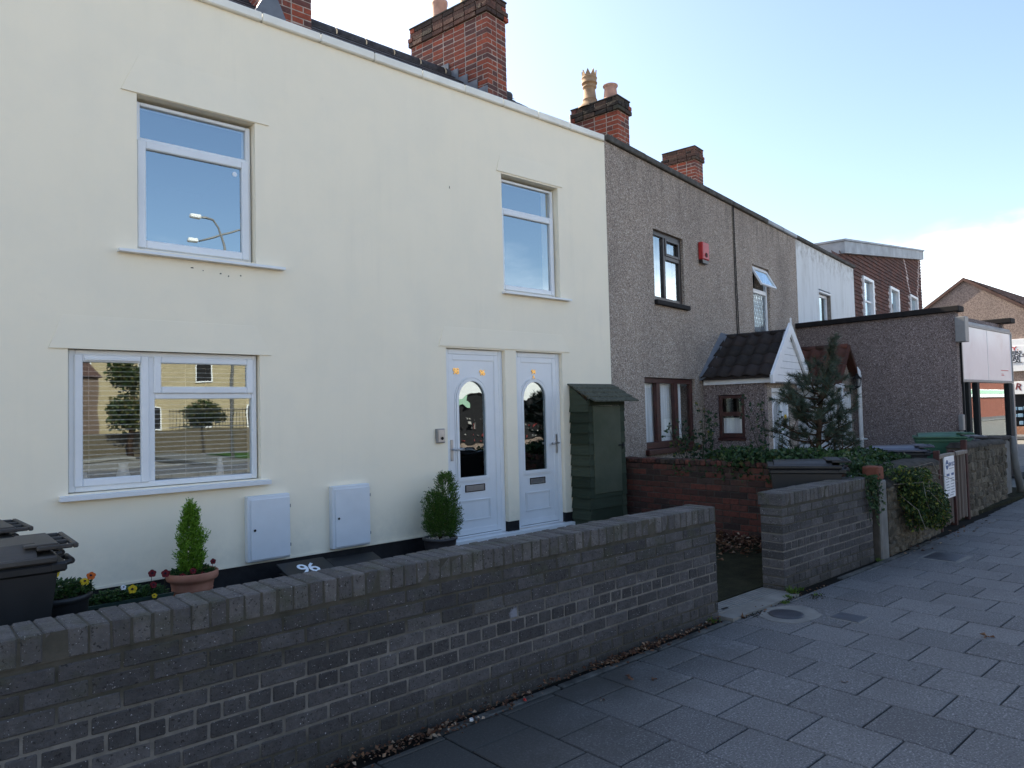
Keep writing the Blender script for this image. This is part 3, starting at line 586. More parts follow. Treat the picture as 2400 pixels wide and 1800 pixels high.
# front doors
def arch(x0, x1, z0, z1, n=14):
    r = (x1-x0)/2; cx = (x0+x1)/2; zc_ = z1-r*1.08
    return [(x0, z0), (x1, z0)] + [(cx+r*math.cos(math.pi*k/n), zc_+1.08*r*math.sin(math.pi*k/n)) for k in range(n+1)]
def ring_prism(mb, outer, inner, y0, y1):
    n = len(outer); v = [(a, y0, b) for a, b in outer]+[(a, y0, b) for a, b in inner]+[(a, y1, b) for a, b in outer]+[(a, y1, b) for a, b in inner]; f = []
    for i in range(n):
        j = (i+1) % n; f += [(i, j, n+j, n+i), (2*n+i, 3*n+i, 3*n+j, 2*n+j), (i, 2*n+i, 2*n+j, j), (n+i, n+j, 3*n+j, 3*n+i)]
    mb.add(v, f)
def door(D, gx, gz, lb, pn, hside, nums):
    x0, x1, z0, z1 = D; fy = HY+.05
    d = build('door', MB().box(x0+.002, x1-.002, fy+.055, fy+.075, z0+.07, z1-.01), 'upvc', H)
    mb = MB(); frame(mb, x0+.004, x1-.004, z0+.06, z1-.004, fy, fy+.054, .062, .006, wb=.02); build('frame', mb, 'upvc', d)
    a, b, c_, e = x0+.062, x1-.062, z0+.085, z1-.062
    # leaf: rails and stiles round an arched opening
    out = arch(gx[0]-.004, gx[1]+.004, gz[0]-.004, gz[1]+.004)
    mb = MB(); lx0, lx1, lz0, lz1 = a, b, c_, e; n = len(out)
    ring = []
    cx = (gx[0]+gx[1])/2
    for i, (px, pz) in enumerate(out):
        if i == 0: ring.append((lx0, lz0))
        elif i == 1: ring.append((lx1, lz0))
        else:
            t = (i-2)/(n-3)
            if t < .25: ring.append((lx1, pz + (lz1-pz)*t/.25*1))
            elif t < .75: ring.append((lx1+(lx0-lx1)*(t-.25)/.5, lz1))
            else: ring.append((lx0, pz+(lz1-pz)*(1-t)/.25))
    ring_prism(mb, ring, out, fy+.018, fy+.052); o = build('leaf', mb, 'upvc', d); fixn(o)
    mb = MB(); frame(mb, a+.004, b-.004, c_+.003, e-.003, fy+.006, fy+.0175, .062, .004); frame(mb, a+.066, b-.066, c_+.065, e-.065, fy+.012, fy+.0178, .008, .002); o = build('leaf_edging', mb, 'upvc', d)
    mb = MB(); ring_prism(mb, arch(gx[0]-.034, gx[1]+.034, gz[0]-.036, gz[1]+.036), arch(gx[0], gx[1], gz[0], gz[1]), fy+.002, fy+.0176); ring_prism(mb, arch(gx[0]-.054, gx[1]+.054, gz[0]-.055, gz[1]+.058), arch(gx[0]-.040, gx[1]+.040, gz[0]-.042, gz[1]+.044), fy+.008, fy+.0174)
    o = build('glass_moulding', mb, 'upvc', d); fixn(o)
    pa = arch(gx[0]-.003, gx[1]+.003, gz[0]-.003, gz[1]+.003); o = build('pane', MB().prism(pa, fy+.03, fy+.034), 'glassdoor', d); fixn(o)
    mb = MB(); frame(mb, *lb[:2], *lb[2:], fy+.004, fy+.0172, .010, .003); build('letterbox', mb, 'darkbrown', d)
    build('letter_flap', MB().cbox(lb[0]+.012, lb[1]-.012, fy+.008, fy+.017, lb[2]+.014, lb[3]-.010, .003), 'steel', d)
    mb = MB(); frame(mb, *pn, fy+.006, fy+.0173, .016, .004); frame(mb, pn[0]+.024, pn[1]-.024, pn[2]+.024, pn[3]-.024, fy+.012, fy+.0174, .006, .002); build('panel_moulding', mb, 'upvc', d)
    hx = a+.030 if hside < 0 else b-.030; hz = 1.20
    mb = MB(); mb.cbox(hx-.017, hx+.017, fy-.006, fy+.006, hz-.13, hz+.11, .006); mb.tube([(hx, fy-.004, hz), (hx, fy-.05, hz), (hx-hside*.05, fy-.055, hz-.002)], .009, 8)
    mb.tube([(hx-hside*.03, fy-.055, hz), (hx-hside*.13, fy-.055, hz-.004)], [.009, .016], 8); build('handle', mb, 'steel', d)
    mb = MB().box(a, b, fy+.020, fy+.05, z0+.058, c_+.002); build('weather_bar', mb, 'darkbrown', d)
    for s, nx, nz, sz in nums: text('house_number', s, sz, 'brass', d, facing_y(nx, fy+.012, nz), .004, .0015, .85)
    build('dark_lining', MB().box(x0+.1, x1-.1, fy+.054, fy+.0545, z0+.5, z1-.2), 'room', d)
    return d
door(DL, (5.043, 5.438), (.872, 1.975), (5.115, 5.405, .700, .782), (5.03, 5.49, .375, .612), -1, [('98', 5.017, 2.055, .098), ('96', 5.405, 2.045, .092)])
door(DR, (6.048, 6.435), (.880, 1.975), (6.130, 6.390, .705, .785), (6.05, 6.475, .385, .615), 1, [('94', 6.235, 2.075, .078), ('A', 6.235, 2.012, .066)])
mb = MB(); mb.cbox(4.795, 5.80, HY-.062, HY+.10, .130, .186, .006); mb.cbox(5.802, 6.80, HY-.055, HY+.10, .128, .184, .006); build('door_sill', mb, 'upvc', H)
build('step_riser', MB().box(4.82, 6.78, HY-.03, HY+.3, -.05, .127), 'blackpaint', H)
# parapet coping pieces
cx = [-3.0, -2.0, -1.0, 0, .95, 1.85, 2.755, 3.353, 3.965, 4.573, 5.17, 5.765, 6.35, 6.935, 7.62]
for a, b in zip(cx, cx[1:]):
    mb = MB(); mb.cbox(a, b-.006, HY-.045, HY+.34, 5.331, 5.418+random.uniform(-.003, .003), .01); build('coping_piece', mb, 'coping', H)
mb = MB()
for x, z, w_ in ((2.10, 2.925, .022), (2.35, 2.90, .012), (2.42, 2.885, .010), (2.53, 2.90, .010), (4.93, 4.165, .008), (2.2, 2.91, .006)): mb.cbox(x, x+w_, HY-.003, HY+.001, z, z+.009+(.02 if x > 4 else 0), .001, .002)
build('render_chips', mb, 'blackpaint', H, kind='stuff')
# slate roof
mb = MB(); ry, rz_, ey, ez = 8.6, 6.745, 6.8, 5.36
mb.prism([(ey, ez), (ry, rz_), (ry+2.6, ez), (ry+2.6, ez-.1), (ey, ez-.1)], XL, 7.72, 0)
rf = build('roof', mb, 'slate', H); fixn(rf)
mb = MB(); sl_ = math.hypot(ry-ey, rz_-ez); nr = 11; ang = math.atan2(rz_-ez, ry-ey)
for r in range(nr):
    for i in range(43):
        x = XL + i*.25 + (.125 if r % 2 else 0)
        if x > 7.6: continue
        a = r/nr; y = ey+(ry-ey)*a; z = ez+(rz_-ez)*a; ex = .24; L = sl_/nr*1.25; th_ = random.uniform(.008, .014); ny, nz_ = -math.sin(ang), math.cos(ang)
        y2, z2 = y+math.cos(ang)*L, z+math.sin(ang)*L
        v = [(x, y+ny*.022, z+nz_*.022), (x+ex, y+ny*.022, z+nz_*.022), (x+ex, y2+ny*.006, z2+nz_*.006), (x, y2+ny*.006, z2+nz_*.006)]
        mb.add(v+[(p[0], p[1]-ny*th_, p[2]-nz_*th_) for p in v], [(0, 1, 2, 3), (4, 7, 6, 5), (0, 4, 5, 1), (1, 5, 6, 2), (3, 2, 6, 7), (0, 3, 7, 4)])
build('roof_slates', mb, 'slate', rf, kind='stuff')
for i in range(24):
    x = XL+i*.45
    if x > 7.6: break
    mb = MB(); mb.tube([(x, ry, rz_-.03), (x+.43, ry, rz_-.03)], .10, 10); build('ridge_tile', mb, 'slate', rf)

# ------------------------------------------------------------------ chimneys
AL = .15644453
ct, st_ = math.cos(AL), math.sin(AL)
P0 = Vector((7.65, 6.5, 0))
def chimney(parent, ox, oy, rz, Wd, L, z0, z1, cap, loc_world, core_bot=None, capmat='capbrick', mat='cbrick', name='chimney'):
    """local frame u (front) / v (back) with origin at the front-left... corner; parent frame must be unrotated"""
    ch_m = Matrix.Translation((ox, oy, 0)) @ Matrix.Rotation(rz, 4, 'Z')
    core = MB(); core.box(.004, Wd-.004, .004, L-.004, (core_bot or z0), z1-.004); me_t = core
    core.box(.006, Wd-.006, .006, L-.006, z1-.003, z1+cap*.075-.01); core.v = [tuple(ch_m @ Vector(p)) for p in core.v]
    ch = build(name, core, 'cmortar', parent); nrow = int(round((z1-z0)/.075)); rest = MB(); cnt = 0
    off = OFF[parent.name]
    def put(u0, u1, v0, v1, z, h, mt, visible):
        nonlocal cnt
        if visible:
            me = piece_mesh('brick', (round(u1-u0, 2), round(v1-v0, 2), h), mt, .005, .002, 3)
            M4 = Matrix.Translation(-off) @ ch_m @ Matrix.Translation((u0+random.uniform(-.002, .002), v0+random.uniform(-.002, .002), z))
            o = place('brick', me, ch, None, M4=M4); cnt += 1
        else:
            b = MB(); b.cbox(u0, u1, v0, v1, z, z+h, .005); rest.add([ch_m @ Vector(p) for p in b.v], b.f)
    def ringrow(e, z, h, mt, par):
        u0, u1, v0, v1 = -e, Wd+e, -e, L+e; d = .10
        fa, fb = (u0, u1) if par else (u0+d+.01, u1-d-.01)
        sa, sb = (v0+d+.01, v1-d-.01) if par else (v0, v1)
        def run(a, b, fn, first):
            x = a; k = 0; ln = first
            while x < b-.02:
                y = min(x+ln, b); y = b if b-y < .06 else y; fn(x, y-(.01 if y < b else 0)); x = y; ln = .225
        run(fa, fb, lambda a, b: put(a, b, v0, v0+d, z, h, mt, True), .225 if par else .1125)
        run(fa, fb, lambda a, b: put(a, b, v1-d, v1, z, h, mt, False), .225)
        run(sa, sb, lambda a, b: put(u0, u0+d, a, b, z, h, mt, True), .225 if not par else .1125)
        run(sa, sb, lambda a, b: put(u1-d, u1, a, b, z, h, mt, False), .225)
    for r in range(nrow): ringrow(0, z0+r*.075, .065, mat, r % 2)
    for r in range(cap): ringrow((.035 if r in (0, 1) else .012) if cap > 2 else .04, z1+r*.075, .066, capmat, (r+nrow) % 2)
    build('hidden_bricks', rest, mat, ch, kind='stuff')
    fl = MB(); fl.box(-.02, Wd+.02, -.02, L+.02, z1+cap*.075-.008, z1+cap*.075+.012); fl.v = [tuple(ch_m @ Vector(p)) for p in fl.v]; build('flaunching', fl, 'cap', ch)
    print('chimney', cnt); return ch, ch_m
# big stack in the middle of the cream roof
ch, cm1 = chimney(H, 6.678, 7.817, AL, .43, 1.60, 5.93, 7.43, 4, None, core_bot=5.4)
def pot(parent, M4, prof, mat, name='chimney_pot', crown=False, n=20, sz=(1, 1)):
    prof = [(a*sz[0], b*sz[1]) for a, b in prof]; mb = MB(); mb.lathe(prof, 0, 0, n)
    if crown:
        r, z = prof[-1]
        for k in range(8):
            a0, a1 = 2*math.pi*k/8, 2*math.pi*(k+1)/8; am = (a0+a1)/2
            v = [(r*math.cos(a0), r*math.sin(a0), z), (r*math.cos(a1), r*math.sin(a1), z), (r*1.06*math.cos(am), r*1.06*math.sin(am), z+.10)]; v += [(x*.86, y*.86, q) for x, y, q in v]
            mb.add(v, [(0, 1, 2), (3, 5, 4), (0, 2, 5, 3), (1, 4, 5, 2)])
    mb.v = [tuple(M4 @ Vector(p)) for p in mb.v]; return build(name, mb, mat, parent)
pot(ch, cm1 @ Matrix.Translation((.21, .55, 7.73)), [(.14, 0), (.125, .06), (.115, .28), (.13, .32), (.13, .36), (.10, .36)], 'clay'); pot(ch, cm1 @ Matrix.Translation((.21, 1.15, 7.73)), [(.14, 0), (.125, .06), (.115, .28), (.13, .32), (.13, .36), (.10, .36)], 'clay2')
# lead flashing up the left side of the stack where it leaves the slates
mb = MB(); 
for k in range(5):
    v0 = k*.19; za = 5.36+(7.80+v0*.98-6.8)*.77
    mb.box(-.03, -.012, v0, v0+.2, za-.05, za+.20)
mb.box(-.10, .0, -.14, -.02, 6.05, 6.12); mb.v = [tuple(cm1 @ Vector(p)) for p in mb.v]; build('flashing', mb, 'lead', ch)
ch0, cm0 = chimney(H, 3.455, 7.80, 0, .47, 1.4, 6.08, 6.98, 1, None, core_bot=5.4)
mb = MB(); mb.prism([(3.10, 5.95), (3.46, 5.95), (3.62, 6.02), (3.46, 6.36), (3.30, 6.34)], 7.70, 7.79, 1); o = build('flashing', mb, 'lead', ch0); fixn(o)

# ------------------------------------------------------------------ pebbledashed row (its front bends back from the street by about 9 degrees)
def rowthing(name, t, n, label, cat, group=None):
    o = thing(name, (P0.x+ct*t-st_*n, P0.y+st_*t+ct*n, 0), label, cat, group, rz=AL); OFF[o.name] = Vector((0, 0, 0)); return o
def rwin(parent, x0, x1, z0, z1, mat, y=.07, fwid=.05, name='window'):
    return build(name, MB().box(x0+.004, x1-.004, y+.07, y+.09, z0+.001, z0+.012), mat, parent, False)
A = rowthing('pebbledashed_house', 0, 0, 'brown pebbledashed terraced house with dark timber windows, joined to the cream house', 'house')
u1 = (1.34, 2.36, 3.24, 4.37); g1 = (.93, 2.62, .97, 2.075)
mb = MB(); grid_wall(mb, .003, 4.455, -.05, 5.36, 0, .32, [u1, g1]); build('wall', mb, 'pebble', A, False)
for k in range(4):
    a = .02 + k*1.11; mb = MB(); mb.cbox(a, a+1.10, -.05, .36, 5.362, 5.452+random.uniform(-.004, .004), .012, .002); build('coping_piece', mb, 'darkcoping', A, False)
w = rwin(A, *u1, 'darkbrown'); x0, x1, z0, z1 = u1; fy = .045
mb = MB(); frame(mb, x0+.006, x1-.006, z0+.03, z1-.006, fy, fy+.07, .07); mb.cbox(1.735, 1.80, fy-.004, fy+.066, z0+.1, z1-.076, .005); mb.cbox(1.80, x1-.076, fy-.003, fy+.066, 3.955, 4.02, .005); frame(mb, 1.795, x1-.07, 4.015, z1-.07, fy-.016, fy+.03, .045, .005); build('frame', mb, 'darkbrown', w, False)
for a, b, c_, d in ((x0+.076, 1.735, z0+.1, z1-.076), (1.80, x1-.076, z0+.1, 3.955), (1.84, x1-.115, 4.06, z1-.115)): pane(w, a, b, c_, d, fy+.03, 'glass', False)
mb = MB(); mb.cbox(x0-.02, x1+.09, -.06, .04, z0-.045, z0+.028, .008, .002); build('sill', mb, 'blackcoping', A, False)
room(A, x0-.3, x1+.3, 3.0, 4.6, .34, 3, False)
mb = MB(); mb.box(x0+.05, x1-.05, .20, .205, z0+.05, z1-.05); build('blind', mb, 'net', w, False)
w = rwin(A, *g1, 'brownwood'); x0, x1, z0, z1 = g1
mb = MB(); frame(mb, x0+.006, x1-.006, z0+.03, z1-.006, fy, fy+.07, .075, wb=.10)
for q in (1.43, 2.03): mb.cbox(q-.06, q+.05, fy-.006, fy+.066, z0+.12, z1-.08, .005)
build('frame', mb, 'brownwood', w, False)
for a, b in ((x0+.08, 1.37), (1.48, 1.97), (2.08, x1-.08)): pane(w, a, b, z0+.13, z1-.081, fy+.03, 'glassnet', False)
mb = MB(); mb.cbox(x0-.03, x1+.06, -.07, .04, z0-.05, z0+.028, .008); build('sill', mb, 'brownwood', A, False)
room(A, x0-.3, x1+.3, .6, 2.3, .34, 3, False)
def curtain(t0, t1, z0, z1, n, label, mat='net'):
    c = rowthing('net_curtain', (t0+t1)/2, n, label, 'net curtain'); mb = MB(); N_ = max(8, int((t1-t0)/.022)); v = []
    for k in range(N_+1):
        x = (t1-t0)*(k/N_-.5); y = .018*math.sin(k*1.9)+.01*math.sin(k*.7); v += [(x, y, z0), (x, y*.7, z1)]
    mb.add(v, [(2*k, 2*k+2, 2*k+3, 2*k+1) for k in range(N_)], True); build('fabric', mb, mat, c, False); mb = MB(); mb.tube([((t0-t1)/2, 0, z1), ((t1-t0)/2, 0, z1)], .006, 6); build('rail', mb, 'greymetal', c, False); return c
curtain(1.0, 1.44, 1.09, 2.03, .14, 'white net curtain behind the left light of the ground-floor brown window')
curtain(1.46, 2.02, 1.09, 2.03, .15, 'white net curtain in the middle light of the ground-floor brown window')
curtain(2.06, 2.36, 1.09, 2.03, .14, 'white net curtain in the right light of the ground-floor brown window')
al = rowthing('alarm_box', 3.06, 0, 'red burglar alarm box high on the pebbledashed wall', 'alarm box')
mb = MB(); mb.cbox(-.13, .13, -.09, 0, 4.12, 4.42, .014); build('case', mb, 'red', al, False); mb = MB(); mb.prism([(-.11, 4.06), (.11, 4.06), (.125, 4.118), (-.125, 4.118)], -.075, -.008, 1); o = build('strobe', mb, 'darkbrown', al, False); fixn(o)
mb = MB(); mb.lathe([(0, .0), (.035, .0), (.04, .006)], 0, 0, 14); mb.v = [(x, -.092-z, 4.20+y) for x, y, z in mb.v]; build('emblem', mb, 'redpost', al, False)
for dx, bend, lab in ((4.462, .03, 'black cable running down the joint between the pebbledashed houses, left of the pair'), (4.52, .05, 'black cable running down the joint between the pebbledashed houses, right of the pair')):
    c = rowthing('cable', dx, 0, lab, 'cable'); mb = MB(); mb.tube([(0, -.012, 5.36), (.004, -.014, 4.6), (bend*.4, -.014, 4.0), (bend*.6, -.015, 3.4), (bend, -.014, 2.95)], .009, 6); build('sheath', mb, 'rubber', c, False)
ch2, cm2 = chimney(thing('chimney_stack', (8.9, 7.5, 0), 'blackened brick chimney stack with crown pot, where cream and pebbledashed houses meet', 'chimney'), 8.879, 7.246, AL, .36, .87, 5.40, 6.375, 3, None, core_bot=0, capmat='blackbrick')
# a tall crown pot and a short round pot
pot(ch2, cm2 @ Matrix.Translation((.17, .62, 6.60)), [(.20, -.01), (.19, .03), (.125, .12), (.105, .22), (.11, .225), (.10, .235), (.083, .48), (.088, .50), (.105, .52), (.105, .55), (.085, .56), (.088, .60), (.115, .61), (.118, .635), (.105, .65), (.112, .74), (.118, .75), (.105, .76), (.108, .79)], 'clay', crown=True, sz=(1.12, .70))
pot(ch2, cm2 @ Matrix.Translation((.17, .22, 6.60)), [(.125, -.01), (.12, .02), (.10, .22), (.102, .24), (.122, .26), (.122, .28), (.10, .285), (.09, .20)], 'clay2')
mb = MB(); mb.tube([(-.06, .86, 5.6), (-.045, .87, 6.2), (-.04, .88, 6.52), (.03, .88, 6.53)], .012, 6); mb.v = [tuple(cm2 @ Vector(p)) for p in mb.v]; build('aerial_bracket', mb, 'greymetal', ch2)
ch3, cm3 = chimney(thing('chimney_stack', (14.2, 9.6, 0), 'low red brick chimney stack without pots, right of the crown-pot stack', 'chimney'), 14.065, 9.274, AL, .42, .80, 6.30, 7.275, 4, None, core_bot=0)

B = rowthing('pebbledashed_house', 4.46, 0, 'brown pebbledashed terraced house with a white lattice window whose top vent is open', 'house')
u2 = (.95, 1.86, 2.95, 4.41)
mb = MB(); grid_wall(mb, .002, 3.635, -.05, 5.36, .004, .32, [u2, (2.0, 3.2, .0, 1.95)]); build('wall', mb, 'pebble', B, False)
for k in range(4):
    a = .0 + k*.91; mb = MB(); mb.cbox(a, a+.90, -.05, .36, 5.362, 5.452+random.uniform(-.004, .004), .012, .002); build('coping_piece', mb, 'leadpale' if k > 1 else 'darkcoping', B, False)
w = rwin(B, *u2, 'white'); x0, x1, z0, z1 = u2; fy = .06
mb = MB(); frame(mb, x0+.006, x1-.006, z0+.006, z1-.006, fy, fy+.06, .05); mb.cbox(x0+.056, x1-.056, fy+.002, fy+.058, 3.90, 3.95, .005); frame(mb, x0+.05, x1-.05, z0+.05, 3.905, fy-.014, fy+.03, .045); build('frame', mb, 'white', w, False)
pane(w, x0+.095, x1-.095, z0+.095, 3.86, fy+.02, 'glass', False)
mb = MB(); a, b, c_, d = x0+.095, x1-.095, z0+.095, 3.86
for k in range(-12, 14):
    for s in (1, -1):
        x = a + k*.09; zz0, zz1 = c_, d; xa = x; xb = x + s*(d-c_)*.55
        # clip to pane
        def clip(xq): return min(max(xq, a), b)
        if xa == xb: continue
        ta, tb = sorted(((a-xa)/(xb-xa), (b-xa)/(xb-xa))); t0_, t1_ = max(0, ta), min(1, tb)
        if t1_-t0_ < .02: continue
        mb.tube([(xa+(xb-xa)*t0_, fy+.014, c_+(d-c_)*t0_), (xa+(xb-xa)*t1_, fy+.014, c_+(d-c_)*t1_)], .0045, 4, False, False)
build('lead_lattice', mb, 'leadpale', w, False, kind='stuff')
vt = Matrix.Translation((0, fy-.01, 4.36)) @ Matrix.Rotation(R(-28), 4, 'X') @ Matrix.Translation((0, 0, -4.36))
mb = MB(); frame(mb, x0+.04, x1-.04, 3.93, 4.36, -.02, .02, .045); mb.v = [tuple(vt @ Vector(p)) for p in mb.v]; build('open_vent', mb, 'white', w, False)
mb = MB(); mb.box(x0+.085, x1-.085, 0, .004, 3.975, 4.315); mb.v = [tuple(vt @ Vector(p)) for p in mb.v]; build('pane', mb, 'glass', w, False)
room(B, x0-.3, x1+.3, 2.7, 4.6, .34, 3, False)
mb = MB(); mb.box(x0+.02, x1-.02, .2, .21, 3.15, 3.9); build('blind', mb, 'net', w, False)
room(B, 1.9, 3.3, .0, 2.1, .34, 3, False)

WH = rowthing('white_house', 8.1, 0, 'white rendered terraced house with stained parapet beyond the pebbledashed houses', 'house')
u3 = (1.60, 2.58, 3.05, 4.42)
mb = MB(); grid_wall(mb, .001, 4.88, -.05, 5.36, .002, .32, [u3]); build('wall', mb, 'whiterender', WH, False)
for k in range(4):
    a = .0 + k*1.225; mb = MB(); mb.cbox(a, a+1.215, -.06, .36, 5.362, 5.445, .012, .004); build('coping_piece', mb, 'darkcoping', WH, False)
w = rwin(WH, *u3, 'white'); x0, x1, z0, z1 = u3; fy = .08
mb = MB(); frame(mb, x0+.006, x1-.06, z0+.006, z1-.09, fy, fy+.06, .07); mb.cbox(x0, x1, -.02, .06, z1-.085, z1-.04, .01); build('frame', mb, 'white', w, False); pane(w, x0+.07, x1-.13, z0+.08, z1-.16, fy+.03, 'glass', False)
mb = MB(); mb.box(x1-.05, x1-.002, .0, .09, z0, z1-.09); build('worn_reveal', mb, 'palewood', w, False); room(WH, x0-.3, x1+.3, 2.8, 4.6, .34, 3, False, 'roomlight')

# tile-hung building with sloping lead fascia
T = rowthing('tile_hung_house', 14.2, .6, 'brown tile-hung building with a sloping lead fascia and white windows, beyond the white house', 'house')
top = lambda x: 6.06 + .1335*x
tw = [(2.30, 3.66, 4.2, 5.72), (6.15, 7.60, 4.3, 5.85), (9.70, 11.2, 4.5, 5.95)]
mb = MB(); wall_slab(mb, -1.15, 12.35, -.05, 5.95, .03, .3, tw); mb.prism([(-1.15, 5.951), (12.35, 5.951), (12.35, top(12.35)), (0, top(0)), (-1.15, top(-1.15))], .031, .299, 1); o = build('wall', mb, 'hungtile', T, False)
body = MB(); body.prism([(-1.15, -.05), (12.3, -.05), (12.3, top(12.3)-.02), (-.02, top(0)-.02), (-1.15, top(0)-.2)], .301, 6.5, 1); o = build('rear_walls', body, 'hungtile', T, False); fixn(o)
dk, pl = MB(), MB(); g = .125
for r in range(60):
    z = 1.5 + r*g
    for i in range(58):
        x = -1.14 + i*.235 + (.117 if r % 2 else 0); xe = min(x+.228, 12.36)
        if xe < x+.05 or z > top(x)-.02 or z < 2.9: continue
        if any(h[0]-.02 < x+.11 < h[1]+.02 and h[2]-.1 < z+.06 < h[3] for h in tw): continue
        mid = x+.11; s1 = 8.75+(7.6-z)*.62; s2 = 12.15-(7.9-z)*.42
        pale = any((abs(mid-(h[0]-.12)) < .13 or abs(mid-(h[1]+.12)) < .13) and r % 2 == 0 and h[2] < z < h[3]-.1 for h in tw) or (z > 5.9 and (abs(mid-s1) < .13 or abs(mid-s2) < .13))
        mbx = pl if pale else dk; q = random.uniform(-.004, .004)
        v = [(x, -.012+q, z), (xe, -.012+q, z), (xe, .018, z+g*1.15), (x, .018, z+g*1.15), (x, .008, z), (xe, .008, z)]
        mbx.add(v, [(0, 1, 2, 3), (4, 5, 1, 0)])
build('hung_tiles', dk, 'hungtile', T, False, kind='stuff'); build('pale_tiles', pl, 'paletile', T, False, kind='stuff')
mb = MB(); mb.prism([(-.08, top(0)), (12.42, top(12.42)), (12.42, top(12.42)+.36), (-.08, top(0)+.36)], -.12, 6.6, 1); o = build('fascia', mb, 'leadpale', T, False); fixn(o)
mb = MB(); mb.prism([(-.12, top(0)+.362), (12.46, top(12.42)+.362), (12.46, top(12.42)+.42), (-.12, top(0)+.42)], -.16, 6.64, 1); o = build('roof_edge', mb, 'leadpale', T, False); fixn(o)
for h in tw:
    w = build('window', MB().box(h[0], h[1], .12, .14, h[2], h[2]+.02), 'white', T, False); mb = MB(); frame(mb, h[0], h[1], h[2], h[3], -.05, .12, .10, .01, wl_=.07, wr=.16); mb.cbox(h[0]+.07, h[1]-.16, .02, .08, 4.92 if h is tw[0] else h[2]+.1, 4.98 if h is tw[0] else h[2]+.16, .006); build('frame', mb, 'white', w, False); pane(w, h[0]+.07, h[1]-.16, h[2]+.08, h[3]-.1, .06, 'glass', False)
    room(T, h[0]-.2, h[1]+.2, h[2]-.3, h[3]+.15, .302, .34, False)

# ------------------------------------------------------------------ porches
def pantile_mesh(w, l, mat, name):
    mb = MB(); n = 6; th = .014; prof = [(w*k/n, .022*math.sin(2*math.pi*k/n-.6)+.01) for k in range(n+1)]
    v = [(a, 0, b+.012) for a, b in prof]+[(a, l, b-.004) for a, b in prof]+[(a, 0, b+.012-th) for a, b in prof]
    f = [(k, k+1, n+2+k, n+1+k) for k in range(n)]+[(2*n+2+k, 2*n+3+k, k+1, k) for k in range(n)]
    mb.add(v, f, True); me = mb.mesh(name); me.materials.append(MT[mat]); return me
def tile_slope(parent, ridge_t, ridge_z, foot_t, foot_z, n0, n1, mat, rows, cols, stuff=False):
    """slope between ridge and eave; tiles run along n (local y) from n0 (wall) to n1 (front, negative)"""
    roof = build('roof_slope', MB().add([(ridge_t, n0, ridge_z), (ridge_t, n1, ridge_z), (foot_t, n1, foot_z), (foot_t, n0, foot_z), (ridge_t, n0, ridge_z-.05), (ridge_t, n1, ridge_z-.05), (foot_t, n1, foot_z-.05), (foot_t, n0, foot_z-.05)], [(0, 1, 2, 3), (4, 7, 6, 5), (1, 5, 6, 2), (3, 2, 6, 7), (0, 3, 7, 4)]), mat, parent, False); fixn(roof)
    e = Vector((ridge_t-foot_t, 0, ridge_z-foot_z)); SL = e.length; e.normalize(); wdt = abs(n1-n0)/cols
    across = Vector((0, -1, 0)) if foot_t < ridge_t else Vector((0, 1, 0)); nrm = across.cross(e); start = n0 if foot_t < ridge_t else n1
    key = (mat, round(wdt, 3), round(SL/rows, 3)); 
    if key not in CACHE: CACHE[key] = pantile_mesh(wdt, SL/rows*1.18, mat, 'roof_tile')
    for r in range(rows):
        for c_ in range(cols):
            o_ = Vector((foot_t, start, foot_z)) + e*(SL/rows*r - .03) + across*(wdt*c_) + nrm*.012
            M4 = Matrix((( across.x, e.x, nrm.x, o_.x), (across.y, e.y, nrm.y, o_.y), (across.z, e.z, nrm.z, o_.z), (0, 0, 0, 1)))
            place('roof_tile', CACHE[key], roof, None, M4=M4)
    return roof
PA = rowthing('front_porch', 2.94, 0, 'pebbledashed front porch with dark pantile roof and white boarded gable', 'porch')
mb = MB()   # left wall (plane x=0, runs towards the street), front wall, right wall
hole = (-.70, -.26, 1.09, 1.80)
for a, b, c_, d in ((-1.04, hole[0], -.05, 2.06), (hole[0], hole[1], -.05, hole[2]), (hole[0], hole[1], hole[3], 2.06), (hole[1], -.002, -.05, 2.06)): mb.box(0, .12, a, b, c_, d)
build('side_wall', mb, 'pebble2', PA, False); mb = MB(); mb.box(1.48, 1.60, -1.04, -.002, -.05, 2.06); build('side_wall', mb, 'pebble2', PA, False)
mb = MB(); mb.box(.121, .315, -1.04, -.92, -.05, 2.06); mb.box(1.16, 1.479, -1.04, -.92, -.05, 2.06); mb.box(.3151, 1.1599, -1.04, -.92, 1.90, 2.06); build('front_wall', mb, 'pebble', PA, False)
w = build('window', MB().box(.05, .07, -.69, -.27, 1.095, 1.11), 'brownwood', PA, False); mb = MB()
for a, b, c_, d in ((-.695, -.645, 1.10, 1.79), (-.315, -.265, 1.10, 1.79), (-.645, -.315, 1.10, 1.17), (-.645, -.315, 1.74, 1.79), (-.645, -.315, 1.45, 1.52)): mb.cbox(.008, .07, a, b, c_, d, .004)
mb.cbox(-.02, .03, -.72, -.24, 1.05, 1.097, .005); build('frame', mb, 'brownwood', w, False)
mb = MB(); mb.box(.036, .040, -.645, -.315, 1.17, 1.45); mb.box(.036, .040, -.645, -.315, 1.52, 1.74); build('pane', mb, 'glassnet', w, False)
mb = MB(); mb.box(.085, .088, -.66, -.30, 1.15, 1.42); build('net', mb, 'net', w, False); 
mb = MB(); mb.box(.5, .51, -.9, -.01, .2, 2.0); build('inner_lining', mb, 'room', PA, False)
d = build('door', MB().box(.32, 1.155, -.95, -.93, .05, 1.895), 'upvc', PA, False); mb = MB(); frame(mb, .318, 1.158, .05, 1.897, -1.02, -.951, .07); build('frame', mb, 'upvc', d, False)
